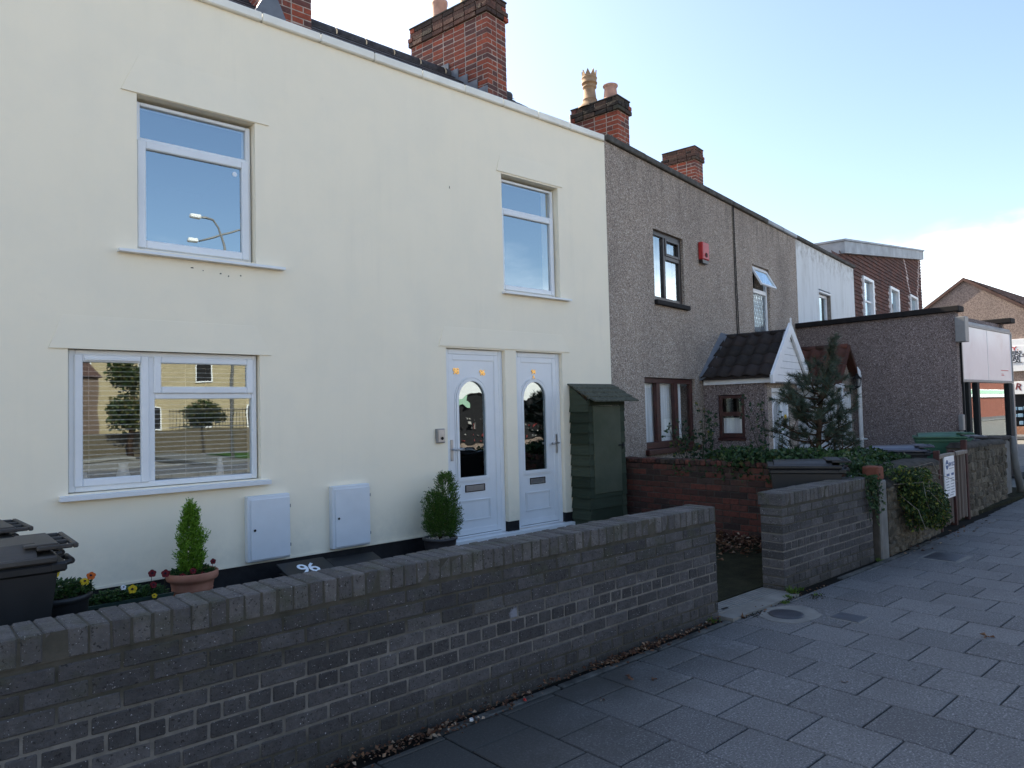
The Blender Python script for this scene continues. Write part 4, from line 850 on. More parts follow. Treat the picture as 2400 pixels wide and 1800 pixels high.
mb = MB(); ring_prism(mb, arch(.50, .96, .62, 1.74), arch(.55, .91, .67, 1.69), -.975, -.951); o = build('glass_moulding', mb, 'upvc', d, False); fixn(o); o = build('pane', MB().prism(arch(.552, .908, .672, 1.688), -.963, -.9615), 'glass', d, False); fixn(o)
mb = MB(); [mb.box(.55, .91, -.972, -.966, z-.005, z+.005) for z in (.9, 1.15, 1.4)]; mb.box(.725, .735, -.972, -.966, .67, 1.69); build('glazing_bars', mb, 'leadpale', d, False)
rt_, rz1, ft, fz = .82, 2.83, -.12, 2.10; FT2 = 1.76
tile_slope(PA, rt_, rz1, ft, fz, -.03, -1.20, 'pantile', 4, 5); tile_slope(PA, rt_, rz1, FT2, fz, -.03, -1.20, 'pantile', 4, 5)
for k in range(4): mb = MB(); mb.tube([(rt_, -.03-k*.29, rz1), (rt_, -.03-(k+1)*.29+.01, rz1)], .055, 8); build('ridge_tile', mb, 'pantile', PA, False)
mb = MB(); mb.box(-.045, -.012, -1.18, -.03, 1.975, 2.10); build('fascia', mb, 'white', PA, False); mb = MB(); mb.box(1.612, 1.645, -1.18, -.03, 1.975, 2.10); build('fascia', mb, 'white', PA, False)
mb = MB(); mb.add([(ft-.02, -.002, fz+.03), (rt_, -.002, rz1+.10), (rt_, -.002, rz1+.0), (ft-.02, -.002, fz-.06), (ft-.02, -.16, fz+.02), (rt_, -.13, rz1+.06), (ft-.02, -.002, fz+.02)], [(0, 1, 5, 4), (4, 5, 2, 3), (0, 4, 3)]); build('flashing', mb, 'lead', PA, False)
mb = MB()
tri = lambda z: ((z-1.98)/(2.88-1.98))
for k in range(7):
    z0_, z1_ = 1.99+k*.115, 1.99+k*.115+.109; h0, h1 = .80*(1-tri(z0_)), .80*(1-tri(z1_))
    if h1 < .02: break
    bo = MB(); bo.prism([(rt_-h0, z0_), (rt_+h0, z0_), (rt_+h1, z1_), (rt_-h1, z1_)], -1.185, -1.165, 1); o = build('gable_board', bo, 'white', PA, False); fixn(o)
back = MB(); back.prism([(rt_-.85, 1.97), (rt_+.85, 1.97), (rt_, 2.90)], -1.160, -1.13, 1); o = build('gable_backing', back, 'greyline', PA, False); fixn(o)
for s in (-1, 1):
    bo = MB(); xa = rt_+s*.98; bo.prism([(rt_, 2.99), (xa, 2.09), (xa-s*.02, 1.96), (xa-s*.10, 1.96), (rt_, 2.80)], -1.235, -1.19, 1); o = build('bargeboard', bo, 'white', PA, False); fixn(o)
mb = MB(); mb.cbox(rt_-.012, rt_+.012, -1.24, -1.215, 2.93, 3.07, .004); build('finial', mb, 'white', PA, False)
PB = rowthing('front_porch', 6.35, 0, 'porch with mossy red pantile roof beside the shop wall, half hidden by the pine', 'porch')
mb = MB(); mb.box(.10, .20, -1.15, -.002, -.05, 1.95); build('side_wall', mb, 'white', PB, False); mb = MB(); mb.box(.201, 1.43, -1.15, -1.06, 1.86, 1.95); mb.box(1.26, 1.43, -1.15, -1.06, -.05, 1.859); mb.box(.201, .36, -1.15, -1.06, -.05, 1.859); build('front_wall', mb, 'pebble', PB, False)
mb = MB(); mb.prism([(.10, 1.951), (1.43, 1.951), (.76, 2.70)], -1.15, -1.08, 1); o = build('gable_wall', mb, 'pebble', PB, False); fixn(o)
tile_slope(PB, .76, 2.76, -.06, 2.0, -.03, -1.26, 'redtile', 4, 5); tile_slope(PB, .76, 2.76, 1.50, 2.12, -.03, -1.26, 'redtile', 4, 5)
for k in range(4): mb = MB(); mb.tube([(.76, -.03-k*.31, 2.77), (.76, -.03-(k+1)*.31+.01, 2.77)], .06, 8); build('ridge_tile', mb, 'redtile', PB, False)
for s, e, z in ((-1, -.08, 1.98), (1, 1.52, 2.10)): 
    for k in range(4):
        bo = MB(); a, b = k/4, (k+1)/4; p = lambda q: (.76+(e-.76)*q, 2.80+(z-2.80)*q); (xa, za_), (xb, zb_) = p(a), p(b); bo.prism([(xa, za_), (xb, zb_-.01), (xb, zb_-.11), (xa, za_-.10)], -1.30, -1.262, 1); o = build('verge_tile', bo, 'redtile', PB, False); fixn(o)
mb = MB(); mb.cbox(-.10, -.03, -1.28, -.03, 1.94, 2.0, .02); mb.cbox(-.12, .16, -1.32, -1.25, 1.90, 2.0, .02); mb.tube([(.07, -1.28, 1.92), (.07, -1.28, .1)], .034, 10); build('gutter', mb, 'white', PB, False)
d = build('door', MB().box(.37, 1.25, -1.10, -1.08, .05, 1.85), 'upvc', PB, False); mb = MB(); frame(mb, .365, 1.255, .05, 1.855, -1.15, -1.10, .06); mb.cbox(.78, .84, -1.145, -1.10, .1, 1.8, .005); mb.cbox(.96, 1.0, -1.14, -1.10, .1, 1.8, .005); mb.cbox(1.10, 1.14, -1.14, -1.10, .1, 1.8, .005); build('frame', mb, 'upvc', d, False)
build('letterbox', MB().cbox(1.0, 1.11, -1.16, -1.145, .76, .83, .004), 'rubber', d, False)
# wall lantern
L_ = rowthing('wall_lantern', 7.54, -1.22, 'black carriage lantern on the front of the red-tiled porch', 'lantern')
mb = MB(); mb.tube([(0, .06, 1.93), (0, -.02, 1.90), (0, -.08, 1.95)], .012, 6); mb.cbox(-.03, .03, .05, .07, 1.86, 2.0, .01); build('bracket', mb, 'rubber', L_, False)
mb = MB(); mb.lathe([(.0, 2.24), (.03, 2.22), (.035, 2.19), (.085, 2.13), (.09, 2.115)], 0, -.08, 8, False); mb.lathe([(.055, 1.97), (.06, 1.955), (.02, 1.93), (0, 1.92)], 0, -.08, 8, False)
for k in range(6): a = math.pi/3*k; mb.tube([(.058*math.cos(a), -.08+.058*math.sin(a), 1.965), (.08*math.cos(a), -.08+.08*math.sin(a), 2.12)], .005, 4)
build('cage', mb, 'rubber', L_, False); mb = MB(); mb.lathe([(.052, 1.965), (.075, 2.115)], 0, -.08, 6, False); build('glass', mb, 'glassnet', L_, False)

# ------------------------------------------------------------------ corner shop
S = thing('corner_shop', (15.47, 4.58, 0), 'single-storey pebbledashed shop with flat roof and blank white sign board', 'shop')
mb = MB(); mb.box(15.47, 15.66, 4.585, 8.4, -.05, 3.31); build('side_wall', mb, 'pebble2', S); mb = MB(); mb.box(15.661, 18.95, 8.2, 8.4, -.05, 3.31); mb.box(18.95, 19.1, 4.7, 8.4, -.05, 3.31); mb.box(15.661, 18.949, 4.75, 8.199, 3.15, 3.30); build('rear_walls', mb, 'pebble2', S)
mb = MB(); mb.cbox(15.40, 15.72, 4.50, 8.45, 3.312, 3.42, .01); mb.cbox(18.85, 19.2, 4.50, 8.45, 3.312, 3.42, .01); mb.cbox(15.721, 18.849, 8.1, 8.45, 3.312, 3.41, .01); build('coping', mb, 'blackcoping', S)
sg = build('sign_board', MB().cbox(15.66, 19.09, 4.585, 4.74, 1.965, 3.17, .01), 'leadpale', S)
build('panel', MB().cbox(15.74, 17.31, 4.568, 4.584, 2.02, 3.06, .004), 'signpanel', sg); build('panel', MB().cbox(17.335, 19.05, 4.570, 4.584, 2.02, 3.06, .004), 'signpanel', sg)
mb = MB(); frame(mb, 15.67, 19.085, 1.97, 3.11, 4.555, 4.5845, .05, .004); build('trim', mb, 'greymetal', sg); mb = MB(); mb.box(18.2, 18.75, 4.5665, 4.5675, 2.235, 2.25); mb.box(18.22, 18.42, 4.5665, 4.5675, 2.13, 2.145); mb.box(18.22, 18.40, 4.5665, 4.5675, 2.16, 2.17); build('faded_print', mb, 'signred', sg)
build('edge_strip', MB().cbox(15.635, 15.658, 4.55, 4.584, 1.93, 3.17, .004), 'blackcoping', sg)
build('alarm_case', MB().cbox(15.38, 15.60, 4.40, 4.575, 2.72, 3.20, .01), 'greymetal', S)
build('meter_case', MB().cbox(15.35, 15.47, 4.50, 4.58, 1.05, 1.35, .01), 'greymetal', S)
ft_ = build('shopfront', MB().box(15.66, 19.05, 4.62, 4.72, -.05, .45), 'blackcoping', S); mb = MB()
for a, b in ((15.662, 15.72), (15.94, 16.08), (16.48, 16.62), (18.66, 18.86), (18.98, 19.09)): build('mullion', MB().cbox(a, b, 4.55, 4.66, .451, 1.963, .006), 'rubber' if a < 18.9 else 'greymetal', ft_)
for a, b in ((15.721, 15.939), (16.081, 16.479), (16.621, 18.659), (18.861, 18.979)): build('pane', MB().box(a, b, 4.60, 4.606, .451, 1.963), 'glassshop', ft_)
mb = MB(); mb.box(16.2, 16.36, 4.585, 4.599, .72, .88); build('door_notice', mb, 'rubber', ft_)
room(S, 15.7, 18.9, .1, 3.1, 4.75, 8.1, True, 'roomlight')
dp = thing('drainpipe', (15.42, 6.40, 0), 'white plastic drainpipe on the side wall of the shop', 'drainpipe')
mb = MB(); mb.tube([(15.33, 6.60, 2.33), (15.37, 6.50, 2.345), (15.40, 6.43, 2.335), (15.415, 6.40, 2.27), (15.42, 6.40, 2.1), (15.42, 6.40, .1)], .042, 12); build('pipe', mb, 'white', dp)
mb = MB(); [mb.lathe([(.05, z), (.05, z+.05)], 15.42, 6.40, 12) for z in (2.15, .85)]; mb.cbox(15.40, 15.469, 6.30, 6.5, .86, .885, .003); build('collar', mb, 'white', dp)
MTv = plain  # keep

# ------------------------------------------------------------------ building across the side street
F = thing('gabled_building', (40, 11, 0), 'gabled pebbledashed building with shop signs across the side street at the far right', 'building')
mb = MB(); mb.prism([(5.0, -.05), (17.5, -.05), (17.5, 3.3), (11.39, 7.57), (5.0, 3.16)], 40, 40.3, 0); o = build('wall', mb, 'pebble3', F); fixn(o)
mb = MB(); mb.prism([(5.0, 3.1), (11.39, 7.47), (17.5, 3.2), (17.6, 3.28), (11.39, 7.63), (4.7, 3.0)], 39.88, 56, 0); rf = build('roof', mb, 'redroof', F); fixn(rf)
mb = MB(); mb.prism([(5.1, -.05), (17.4, -.05), (17.4, 3.1), (11.39, 7.3), (5.1, 3.0)], 40.31, 55.8, 0); o = build('rear_body', mb, 'pebble3', F); fixn(o)
for k in range(20):
    pass
mb = MB()
for r in range(26):
    a, b = r/26, (r+1)/26; y0_, z0_ = 4.7+(11.39-4.7)*a, 3.0+(7.63-3.0)*a; y1_, z1_ = 4.7+(11.39-4.7)*b, 3.0+(7.63-3.0)*b
    mb.add([(39.87, y0_, z0_+.05), (56, y0_, z0_+.05), (56, y1_, z1_+.01), (39.87, y1_, z1_+.01), (39.87, y0_, z0_), (56, y0_, z0_)], [(0, 1, 2, 3), (4, 5, 1, 0)])
build('roof_tiles', mb, 'redroof', rf, kind='stuff')
def facing_x(x, y, z): return Matrix.Translation((x, y, z)) @ Matrix.Rotation(R(-90), 4, 'Z') @ Matrix.Rotation(R(90), 4, 'X')
sb = build('sign_board', MB().cbox(39.84, 39.999, 3.6, 10.2, 2.93, 4.42, .01), 'white', F)
build('text_panel', MB().cbox(39.82, 39.838, 3.9, 10.1, 3.32, 4.10, .004), 'white', sb)
for s, yr, z, sz, mt in (('D. I. Y.', 9.260, 3.905, .235, 'signred'), ('WALLPAPERS', 9.135, 3.735, .185, 'signblack'), ('PAINTS & TOOLS', 9.020, 3.59, .185, 'signblack'), ('HARDWARE', 9.220, 3.455, .185, 'signblack'), ('ELECTRICAL', 9.160, 3.325, .17, 'signblack')):
    text('lettering', s, sz, mt, sb, facing_x(39.815, yr, z), .002, .006, 1, 'RIGHT', sx=1.35)
fb = build('fascia_board', MB().cbox(39.80, 39.999, 4.2, 10.3, 1.86, 2.45, .01), 'white', F)
text('lettering', 'R H', .42, 'signpurple', fb, facing_x(39.795, 9.15, 2.02) @ Matrix.Rotation(R(-14), 4, 'Z'), .002, .012, 1, 'CENTER'); text('lettering', '& Son', .24, 'signpurple', fb, facing_x(39.795, 8.3, 1.97), .002, .008, 1, 'CENTER')
sw = build('shop_window', MB().box(39.93, 39.999, 4.4, 10.1, .36, 1.859), 'room', F)
mb = MB()
for z in (.45, .80, 1.12):
    for i in range(24):
        if random.random() < .8: y = 4.6+i*.22; mb.cbox(39.80, 39.92, y, y+random.uniform(.12, .2), z, z+random.uniform(.12, .24), .01)
build('goods', mb, 'goods', sw, kind='stuff'); mb = MB(); mb.cbox(39.78, 39.999, 4.3, 10.2, -.05, .359, .01); build('stall_riser', mb, 'tarp', F)

# ------------------------------------------------------------------ green shed
SH = thing('garden_shed', (7.1, 6.3, 0), 'small dark green wooden store with felt shingle roof beside the right-hand front door', 'shed')
x0, x1, y0, y1 = 6.80, 7.50, 6.17, 6.49
build('carcass', MB().box(x0+.02, x1-.02, y0+.02, y1, .03, 1.66), 'greenboard', SH)
for k in range(12):
    z = .08+k*.137; zt = min(z+.15, 1.72)
    for nm, pts in (('side_board', None),):
        mb = MB(); mb.prism([(x0-.016, z), (x0+.014, z), (x0+.019, zt), (x0+.006, zt)], y0+.0, y1, 1); o = build('board', mb, 'greenboard', SH); fixn(o)
    for a, b in ((x0+.0, x0+.075), (x1-.085, x1+.0)):
        mb = MB(); jx = random.uniform(-.004, .01) if a > 7 else 0; mb.prism([(y0-.008, z), (y0+.012, z), (y0+.018, zt), (y0+.008, zt)], a, b+jx, 0); o = build('board', mb, 'greenboard', SH); fixn(o)
    if z < .5:
        mb = MB(); mb.prism([(y0-.004, z), (y0+.012, z), (y0+.018, zt), (y0+.008, zt)], x0+.076, x1-.087, 0); o = build('board', mb, 'greenboard', SH); fixn(o)
build('door', MB().cbox(x0+.078, x1-.090, y0-.012, y0+.015, .54, 1.655, .004), 'greendoor', SH); dd = [o for o in col.objects if o.name.startswith('door') and o.parent == SH][-1]
mb = MB(); mb.cbox(x1-.15, x1-.03, y0-.022, y0-.0125, 1.13, 1.15, .003); mb.tube([(x1-.07, y0-.02, 1.09), (x1-.07, y0-.03, 1.17)], .008, 6); build('latch', mb, 'rubber', dd)
mb = MB(); mb.cbox(x0+.0, x1+.0, y0-.014, y0+.012, 1.662, 1.745, .004); build('header_board', mb, 'greenboard', SH)
mb = MB(); mb.prism([(y0+.0, 1.70), (y1, 1.93), (y1, 1.66), (y0+.0, 1.66)], x0+.0, x0+.015, 0); o = build('gable_board', mb, 'greenboard', SH); fixn(o)
rl = math.hypot(y1-y0+.14, .24)
for k in range(4):
    a, b = k/4, (k+1)/4; ya, za_ = (y0-.12)+(y1-y0+.12)*a, 1.715+.235*a; yb, zb_ = (y0-.12)+(y1-y0+.12)*b, 1.715+.235*b
    for i in range(4):
        w_ = (x1-x0+.18)/4; xa = x0-.03+i*w_
        mb = MB(); v = [(xa+.004, ya-.02, za_+.012), (xa+w_-.004, ya-.02, za_+.012), (xa+w_-.004, yb+.01, zb_+.006), (xa+.004, yb+.01, zb_+.006)]
        mb.add(v+[(p[0], p[1], p[2]-.018) for p in v], [(0, 1, 2, 3), (4, 7, 6, 5), (0, 4, 5, 1), (1, 5, 6, 2), (3, 2, 6, 7), (0, 3, 7, 4)]); build('shingle', mb, 'felt', SH)

# ------------------------------------------------------------------ things on and by the cream wall
def meter(x0, x1, z0, z1, label):
    t = thing('meter_box', ((x0+x1)/2, HY, z0), label, 'meter box', 'meter boxes on the cream wall')
    mb = MB(); mb.cbox(x0, x1, HY-.075, HY-.001, z0, z1, .008); build('case', mb, 'metalbox', t)
    mb = MB(); mb.cbox(x0+.028, x1-.006, HY-.088, HY-.0755, z0+.018, z1-.03, .004); d = build('door', mb, 'metalbox', t)
    mb = MB(); mb.lathe([(0, 0), (.010, 0), (.012, .006)], 0, 0, 10); mb.v = [(x0+.06+x, HY-.089-z, (z0+z1)/2-.01+y) for x, y, z in mb.v]; build('lock', mb, 'rubber', d)
    mb = MB(); [mb.cbox(x1-.006, x1+.004, HY-.086, HY-.07, z, z+.03, .002) for z in (z0+.1, z1-.13)]; build('hinge', mb, 'greymetal', t)
meter(2.545, 2.945, .318, .905, 'white meter box on the cream wall under the right end of the ground-floor window')
meter(3.375, 3.79, .318, .925, 'white meter box on the cream wall midway between window and doors')
ic = thing('intercom', (4.72, HY, 1.28), 'small grey entry intercom on the cream wall left of the doors', 'intercom')
build('case', MB().cbox(4.662, 4.775, HY-.035, HY-.001, 1.285, 1.442, .006), 'greymetal', ic); build('face', MB().cbox(4.682, 4.768, HY-.041, HY-.0355, 1.297, 1.432, .004), 'steel', ic)
mb = MB(); mb.lathe([(0, 0), (.016, 0), (.018, .005)], 0, 0, 12); mb.v = [(4.728+x, HY-.042-z, 1.335+y) for x, y, z in mb.v]; build('button', mb, 'rubber', ic)
# venetian blind
vb = thing('venetian_blind', (1.95, 6.62, 1.07), 'white venetian blind hanging behind the ground-floor window of the cream house', 'blind')
for k in range(27):
    z = 1.10+k*.040; mb = MB(); v = [(1.24, 6.655, z), (2.65, 6.655, z), (2.65, 6.678, z+.006), (1.24, 6.678, z+.006)]; mb.add(v+[(x, y, q-.0015) for x, y, q in v], [(0, 1, 2, 3), (4, 7, 6, 5), (0, 4, 5, 1), (2, 6, 7, 3)]); build('slat', mb, 'blind', vb)
mb = MB(); [mb.tube([(x, 6.667, 1.09), (x, 6.667, 2.16)], .0015, 4) for x in (1.35, 1.75, 2.1, 2.5)]; build('cord', mb, 'blind', vb); build('head_rail', MB().cbox(1.23, 2.66, 6.65, 6.69, 2.155, 2.185, .003), 'blind', vb)
for x, lab in ((1.33, 'small pale ornament on the sill at the left of the blinded window'), (1.62, 'white vase on the sill in the left light of the blinded window'), (2.42, 'slim pale vase on the sill at the right of the blinded window')):
    v_ = thing('vase', (x, 6.74, 1.06), lab, 'vase'); mb = MB(); s = 1 if x > 1.5 else .7; r_ = .05 if 1.5 < x < 2 else .03
    mb.lathe([(0, 1.06), (r_, 1.06), (r_*1.15, 1.06+.08*s), (r_*.7, 1.06+.17*s), (r_*.75, 1.06+.2*s), (r_*.5, 1.06+.2*s)], x, 6.74, 14); build('body', mb, 'white', v_)
build('window_board', MB().box(1.16, 2.72, 6.63, 6.82, 1.045, 1.058), 'upvc', H)

# ------------------------------------------------------------------ wheelie bins
def wheelie(x, y, rz, label, body='binblack', lid='binblack', h=1.0, lidtop=None, dome=.05, name='wheelie_bin', group=None):
    t = thing(name, (x, y, .035), label, 'wheelie bin', group, rz=rz); OFF[t.name] = Vector((0, 0, 0))
    mb = MB(); n = [(.23, .25, .02), (.25, .27, .3), (.272, .335, h-.10)]; v = []
    for wx, wy, z in n: v += [(-wx, -wy, z), (wx, -wy, z), (wx, wy, z), (-wx, wy, z)]
    f = [(0, 3, 2, 1)]+[(4*i+k, 4*i+(k+1) % 4, 4*i+4+(k+1) % 4, 4*i+4+k) for i in range(2) for k in range(4)]; mb.add(v, f); mb.cbox(-.285, .285, -.35, .35, h-.105, h-.055, .012)
    mb.cbox(-.29, .29, -.375, -.30, h-.10, h-.052, .01); bd = build('body', mb, body, t, False)
    mb = MB(); mb.cbox(-.295, .295, -.335, .365, h-.052, h-.018, .014); L = []
    prof = [(-.27, h-.02), (-.235, h+.0), (-.16, h+dome*.8), (.16, h+dome*.8), (.235, h+.0), (.27, h-.02)]
    v = [(a, -.25, b) for a, b in prof]+[(a*.9, .30, (b-h)*.75+h-.004) for a, b in prof]; k = len(prof)
    mb.add(v, [(i, i+1, k+i+1, k+i) for i in range(k-1)]+[tuple(range(k-1, -1, -1)), tuple(range(k, 2*k))]); ld = build('lid', mb, lid, t, False)
    mb = MB()                                                  # hinge-side grab frame with open slots
    mb.cbox(-.25, .25, -.355, -.335, h+.004, h+.028, .006); mb.cbox(-.25, .25, -.43, -.405, h+.004, h+.030, .008)
    for q in (-.25, -.085, .06, .225): mb.cbox(q, q+.025, -.405, -.25, h+.006, h+.028, .005)
    mb.cbox(-.225, .225, -.345, -.20, h+.022, h+.036, .006)
    build('lid_flap', mb, lid, ld, False)
    mb = MB()
    for s in (-1, 1): mb = MB(); mb.tube([(s*.07, -.40, h-.06), (s*.24, -.40, h-.06)], .016, 8); mb.tube([(s*.24, -.40, h-.06), (s*.25, -.33, h-.075)], .014, 8); mb.tube([(s*.07, -.40, h-.06), (s*.07, -.33, h-.075)], .014, 8); build('handle', mb, body, t, False)
    for s in (-1, 1):
        mb = MB(); mb.tube([(s*.27, -.27, .10), (s*.315, -.27, .10)], .10, 16); build('wheel', mb, 'rubber', t, False)
    return t
wheelie(.395, 4.52, R(88), 'black wheelie bin with a dusty lid, front one of the pair at the left edge', lid='binlid', h=.93)
wheelie(.29, 5.22, R(92), 'black wheelie bin at the left edge, standing behind the front one', lid='binlid', h=.95)
wheelie(7.36, 3.66, R(30), 'black wheelie bin standing behind the shorter grey brick wall', h=.97, dome=.03)
wheelie(10.5, 3.90, R(24), 'blue-black lidded wheelie bin behind the stone wall, left of the slatted gate', lid='binblue', h=.96, dome=.035)
wheelie(12.35, 3.95, R(22), 'green wheelie bin behind the slatted gate', body='bingreen', lid='bingreen', h=1.06)
wheelie(13.15, 4.0, R(22), 'dark wheelie bin with pale grab frame, right behind the green bin', body='binblack', lid='binslate', h=.98)

# ------------------------------------------------------------------ planting helpers
def pt_in(c, r):
    while True:
        v = Vector((random.uniform(-1, 1), random.uniform(-1, 1), random.uniform(-1, 1)))
        if v.length < 1: return Vector((c[0]+v.x*r[0], c[1]+v.y*r[1], c[2]+v.z*r[2]))
def rdir(): 
    v = Vector((random.gauss(0, 1), random.gauss(0, 1), random.gauss(0, 1))); return v.normalized()
def leaves(mb, blobs, size, dens, droop=.2, asp=.7):
    for c, r in blobs:
        n = int(dens*r[0]*r[1]*r[2]*1000)
        for _ in range(n):
            p = pt_in(c, r)
            if noise.noise(p*7) < -.12: continue
            d = rdir(); d.z -= droop; l = size*random.uniform(.6, 1.25); mb.leaf(p, d, rdir(), l, l*asp, .1)
def conifer(mb, x, y, z0, H_, R_, n, up_=1.2, l=.035, taper=.75, belly=.25):
    """sprays of scale leaves: each spray is a short twig leaning out and up, thinner and freer towards the outline"""
    for _ in range(n):
        a = random.uniform(0, 2*math.pi); t = random.random()**1.1; prof = (1-t)**taper*min(1, .5+t/belly*.5)
        r = R_*prof*random.random()**.4*(1+.75*noise.noise(Vector((math.cos(a)*2.1+x, math.sin(a)*2.1, t*5+x*3))))
        p = Vector((x+r*math.cos(a), y+r*math.sin(a), z0+H_*t)); d = (Vector((math.cos(a), math.sin(a), up_))+rdir()*.45).normalized(); L = l*random.uniform(1.0, 2.2)
        for k in range(7):
            q = p+d*L*k/7; e = (d+rdir()*.8).normalized(); mb.leaf(q, e, rdir(), l*random.uniform(.4, .75), l*.24, .05)
# terracotta pot with a lime conifer and maroon pansies
PT = (1.975, 6.13)
tp = thing('plant_pot', (PT[0], PT[1], .035), 'terracotta pot holding a lime-green conifer and maroon pansies, left of the meter boxes', 'plant pot')
mb = MB(); pr = [(0, .04), (.125, .04), (.148, .20), (.15, .203), (.1475, .21), (.155, .25), (.157, .253), (.1545, .26), (.162, .30), (.165, .315), (.19, .33), (.196, .345), (.196, .385), (.186, .392), (.172, .385), (.165, .35), (0, .35)]
mb.lathe(pr, *PT, 40); build('pot', mb, 'terracotta', tp); mb = MB(); mb.lathe([(0, .362), (.168, .356)], *PT, 16); build('soil', mb, 'soil', tp)
cf = thing('conifer', (PT[0]+.0, PT[1], .36), 'small upright lime-green conifer growing in the terracotta pot', 'conifer')
mb = MB(); mb.tube([(PT[0], PT[1], .35), (PT[0]-.005, PT[1], .85)], [.012, .004], 6); build('trunk', mb, 'bark', cf)
mb = MB(); conifer(mb, PT[0]-.01, PT[1], .38, .50, .115, 1500, 1.5, .036, .62); conifer(mb, PT[0]-.015, PT[1], .78, .15, .03, 90, 3, .03); build('foliage', mb, 'lime', cf, kind='stuff')
def pansies(name, label, cx, cy, z, rx, ry, flowers, nl=420, h=.10, group=None, spread=1):
    t = thing(name, (cx, cy, z), label, 'pansies', group); mb = MB()
    for _ in range(nl):
        a = random.uniform(0, 2*math.pi); q = random.random()**.5; p = Vector((cx+rx*q*math.cos(a), cy+ry*q*math.sin(a), z+random.random()*h*(1-.5*q)))
        d = Vector((math.cos(a)*.6, math.sin(a)*.6, .35))+rdir()*.5; l = random.uniform(.022, .042); mb.leaf(p, d, (0, 0, 1), l, l*.7, .15)
    build('foliage', mb, 'pansyleaf', t, kind='stuff')
    for fx, fy_, fz, mt, s in flowers:
        mb = MB(); c = Vector((fx, fy_, fz))
        nrm = Vector((-.25+random.uniform(-.3, .3), -1, .35+random.uniform(-.2, .3))).normalized(); u = nrm.cross(Vector((0, 0, 1))).normalized(); w_ = u.cross(nrm)
        for k in range(5):
            a = R(90+72*k); d = u*math.cos(a)+w_*math.sin(a); o_ = c+d*s*.48; pts = [o_+(u*math.cos(b)+w_*math.sin(b))*s*.52+nrm*(.002*k+.004*math.sin(3*b)) for b in [2*math.pi*i/9 for i in range(9)]]
            mb.add(pts, [tuple(range(9))])
        fl = build('flower', mb, mt, t); mb = MB(); mb.add([c+nrm*.016+(u*math.cos(b)+w_*math.sin(b)*.8)*s*.30 for b in [2*math.pi*i/8 for i in range(8)]], [tuple(range(8))]); build('flower_centre', mb, 'pdark' if mt != 'pred' else 'pyellow' if s > .03 and random.random() < .0 else 'pdark', fl)
        mb = MB(); mb.tube([c, c+Vector((.0, .02, -.05)), (c.x, c.y+.03, z)], .002, 4, False); build('flower_stem', mb, 'stem', fl)
    return t
pansies('pansies', 'maroon pansies round the foot of the lime conifer in the terracotta pot', PT[0], PT[1], .36, .17, .17, [(PT[0]+.135, 6.05, .455, 'pred', .024), (PT[0]-.04, 5.99, .415, 'pred', .026), (PT[0]-.115, 6.0, .385, 'pred', .024), (PT[0]+.03, 5.97, .385, 'pred', .02)], 520, .06)
# black trough with pansies
tr = thing('trough_planter', (1.42, 5.95, .035), 'long dark green plastic trough between the black pot and the terracotta pot', 'planter')
mb = MB(); mb.prism([(5.86, .04), (6.06, .04), (6.09, .285), (6.10, .29), (6.10, .312), (6.075, .312), (6.07, .285), (5.85, .285), (5.845, .312), (5.82, .312), (5.82, .29), (5.835, .285)], 1.12, 1.74, 0); o = build('trough', mb, 'trough', tr); fixn(o); build('soil', MB().box(1.105, 1.715, 5.845, 6.075, .20, .286), 'soil', tr)
pansies('pansies', 'maroon, yellow and white pansies in the long green trough', 1.42, 5.96, .285, .30, .12, [(1.60, 5.86, .47, 'pred', .030), (1.70, 5.88, .45, 'pred', .032), (1.60, 5.83, .39, 'pred', .026), (1.40, 5.84, .405, 'pwhite', .021), (1.46, 5.83, .385, 'pyellow', .032), (1.60, 5.80, .315, 'pyellow', .019)], 900, .10)
rp = thing('flower_pot', (.96, 5.55, .035), 'round black plastic pot of pansies beside the left-hand bins', 'plant pot')
mb = MB(); mb.lathe([(0, .04), (.15, .04), (.18, .45), (.182, .455), (.20, .47), (.20, .50), (.183, .50), (.175, .47), (0, .47)], .93, 5.5, 30); build('pot', mb, 'blackpot', rp); mb = MB(); mb.lathe([(0, .485), (.178, .48)], .93, 5.5, 16); build('soil', mb, 'soil', rp)
pansies('pansies', 'yellow and orange pansies in the round black pot by the bins', .935, 5.5, .49, .19, .18, [(.90, 5.40, .655, 'pyellow', .032), (1.07, 5.41, .57, 'pyellow', .028), (1.11, 5.42, .60, 'porange', .028), (.86, 5.36, .60, 'pyellow', .02)], 820, .10)
# conifer in glazed pot beside the door
gpt = thing('plant_pot', (4.50, 6.22, .035), 'dark glazed pot topped with white pebbles, left of the doors', 'plant pot')
mb = MB(); mb.lathe([(0, .04), (.10, .04), (.13, .10), (.165, .24), (.17, .285), (.185, .295), (.185, .315), (.165, .318), (.158, .28), (0, .28)], 4.50, 6.22, 32); build('pot', mb, 'glazedpot', gpt)
mb = MB()
for _ in range(90): a = random.uniform(0, 6.28); q = .15*random.random()**.5; r_ = random.uniform(.007, .013); mb.lathe([(0, .296+r_), (r_, .296), (0, .296-r_)], 4.50+q*math.cos(a), 6.22+q*math.sin(a), 6)
build('pebbles', mb, 'pebbles', gpt, kind='stuff')
cf = thing('conifer', (4.50, 6.22, .30), 'bushy dark green dwarf conifer in the pot left of the doors', 'conifer'); mb = MB(); mb.tube([(4.5, 6.22, .28), (4.52, 6.22, .7)], [.018, .006], 6); build('trunk', mb, 'bark', cf)
mb = MB(); conifer(mb, 4.58, 6.22, .36, .60, .145, 1300, 1.1, .034, .32, .15); conifer(mb, 4.40, 6.19, .38, .40, .12, 560, 1.0, .034, .35); conifer(mb, 4.50, 6.17, .33, .36, .20, 1100, .7, .034, .4); build('foliage', mb, 'conifer', cf, kind='stuff')
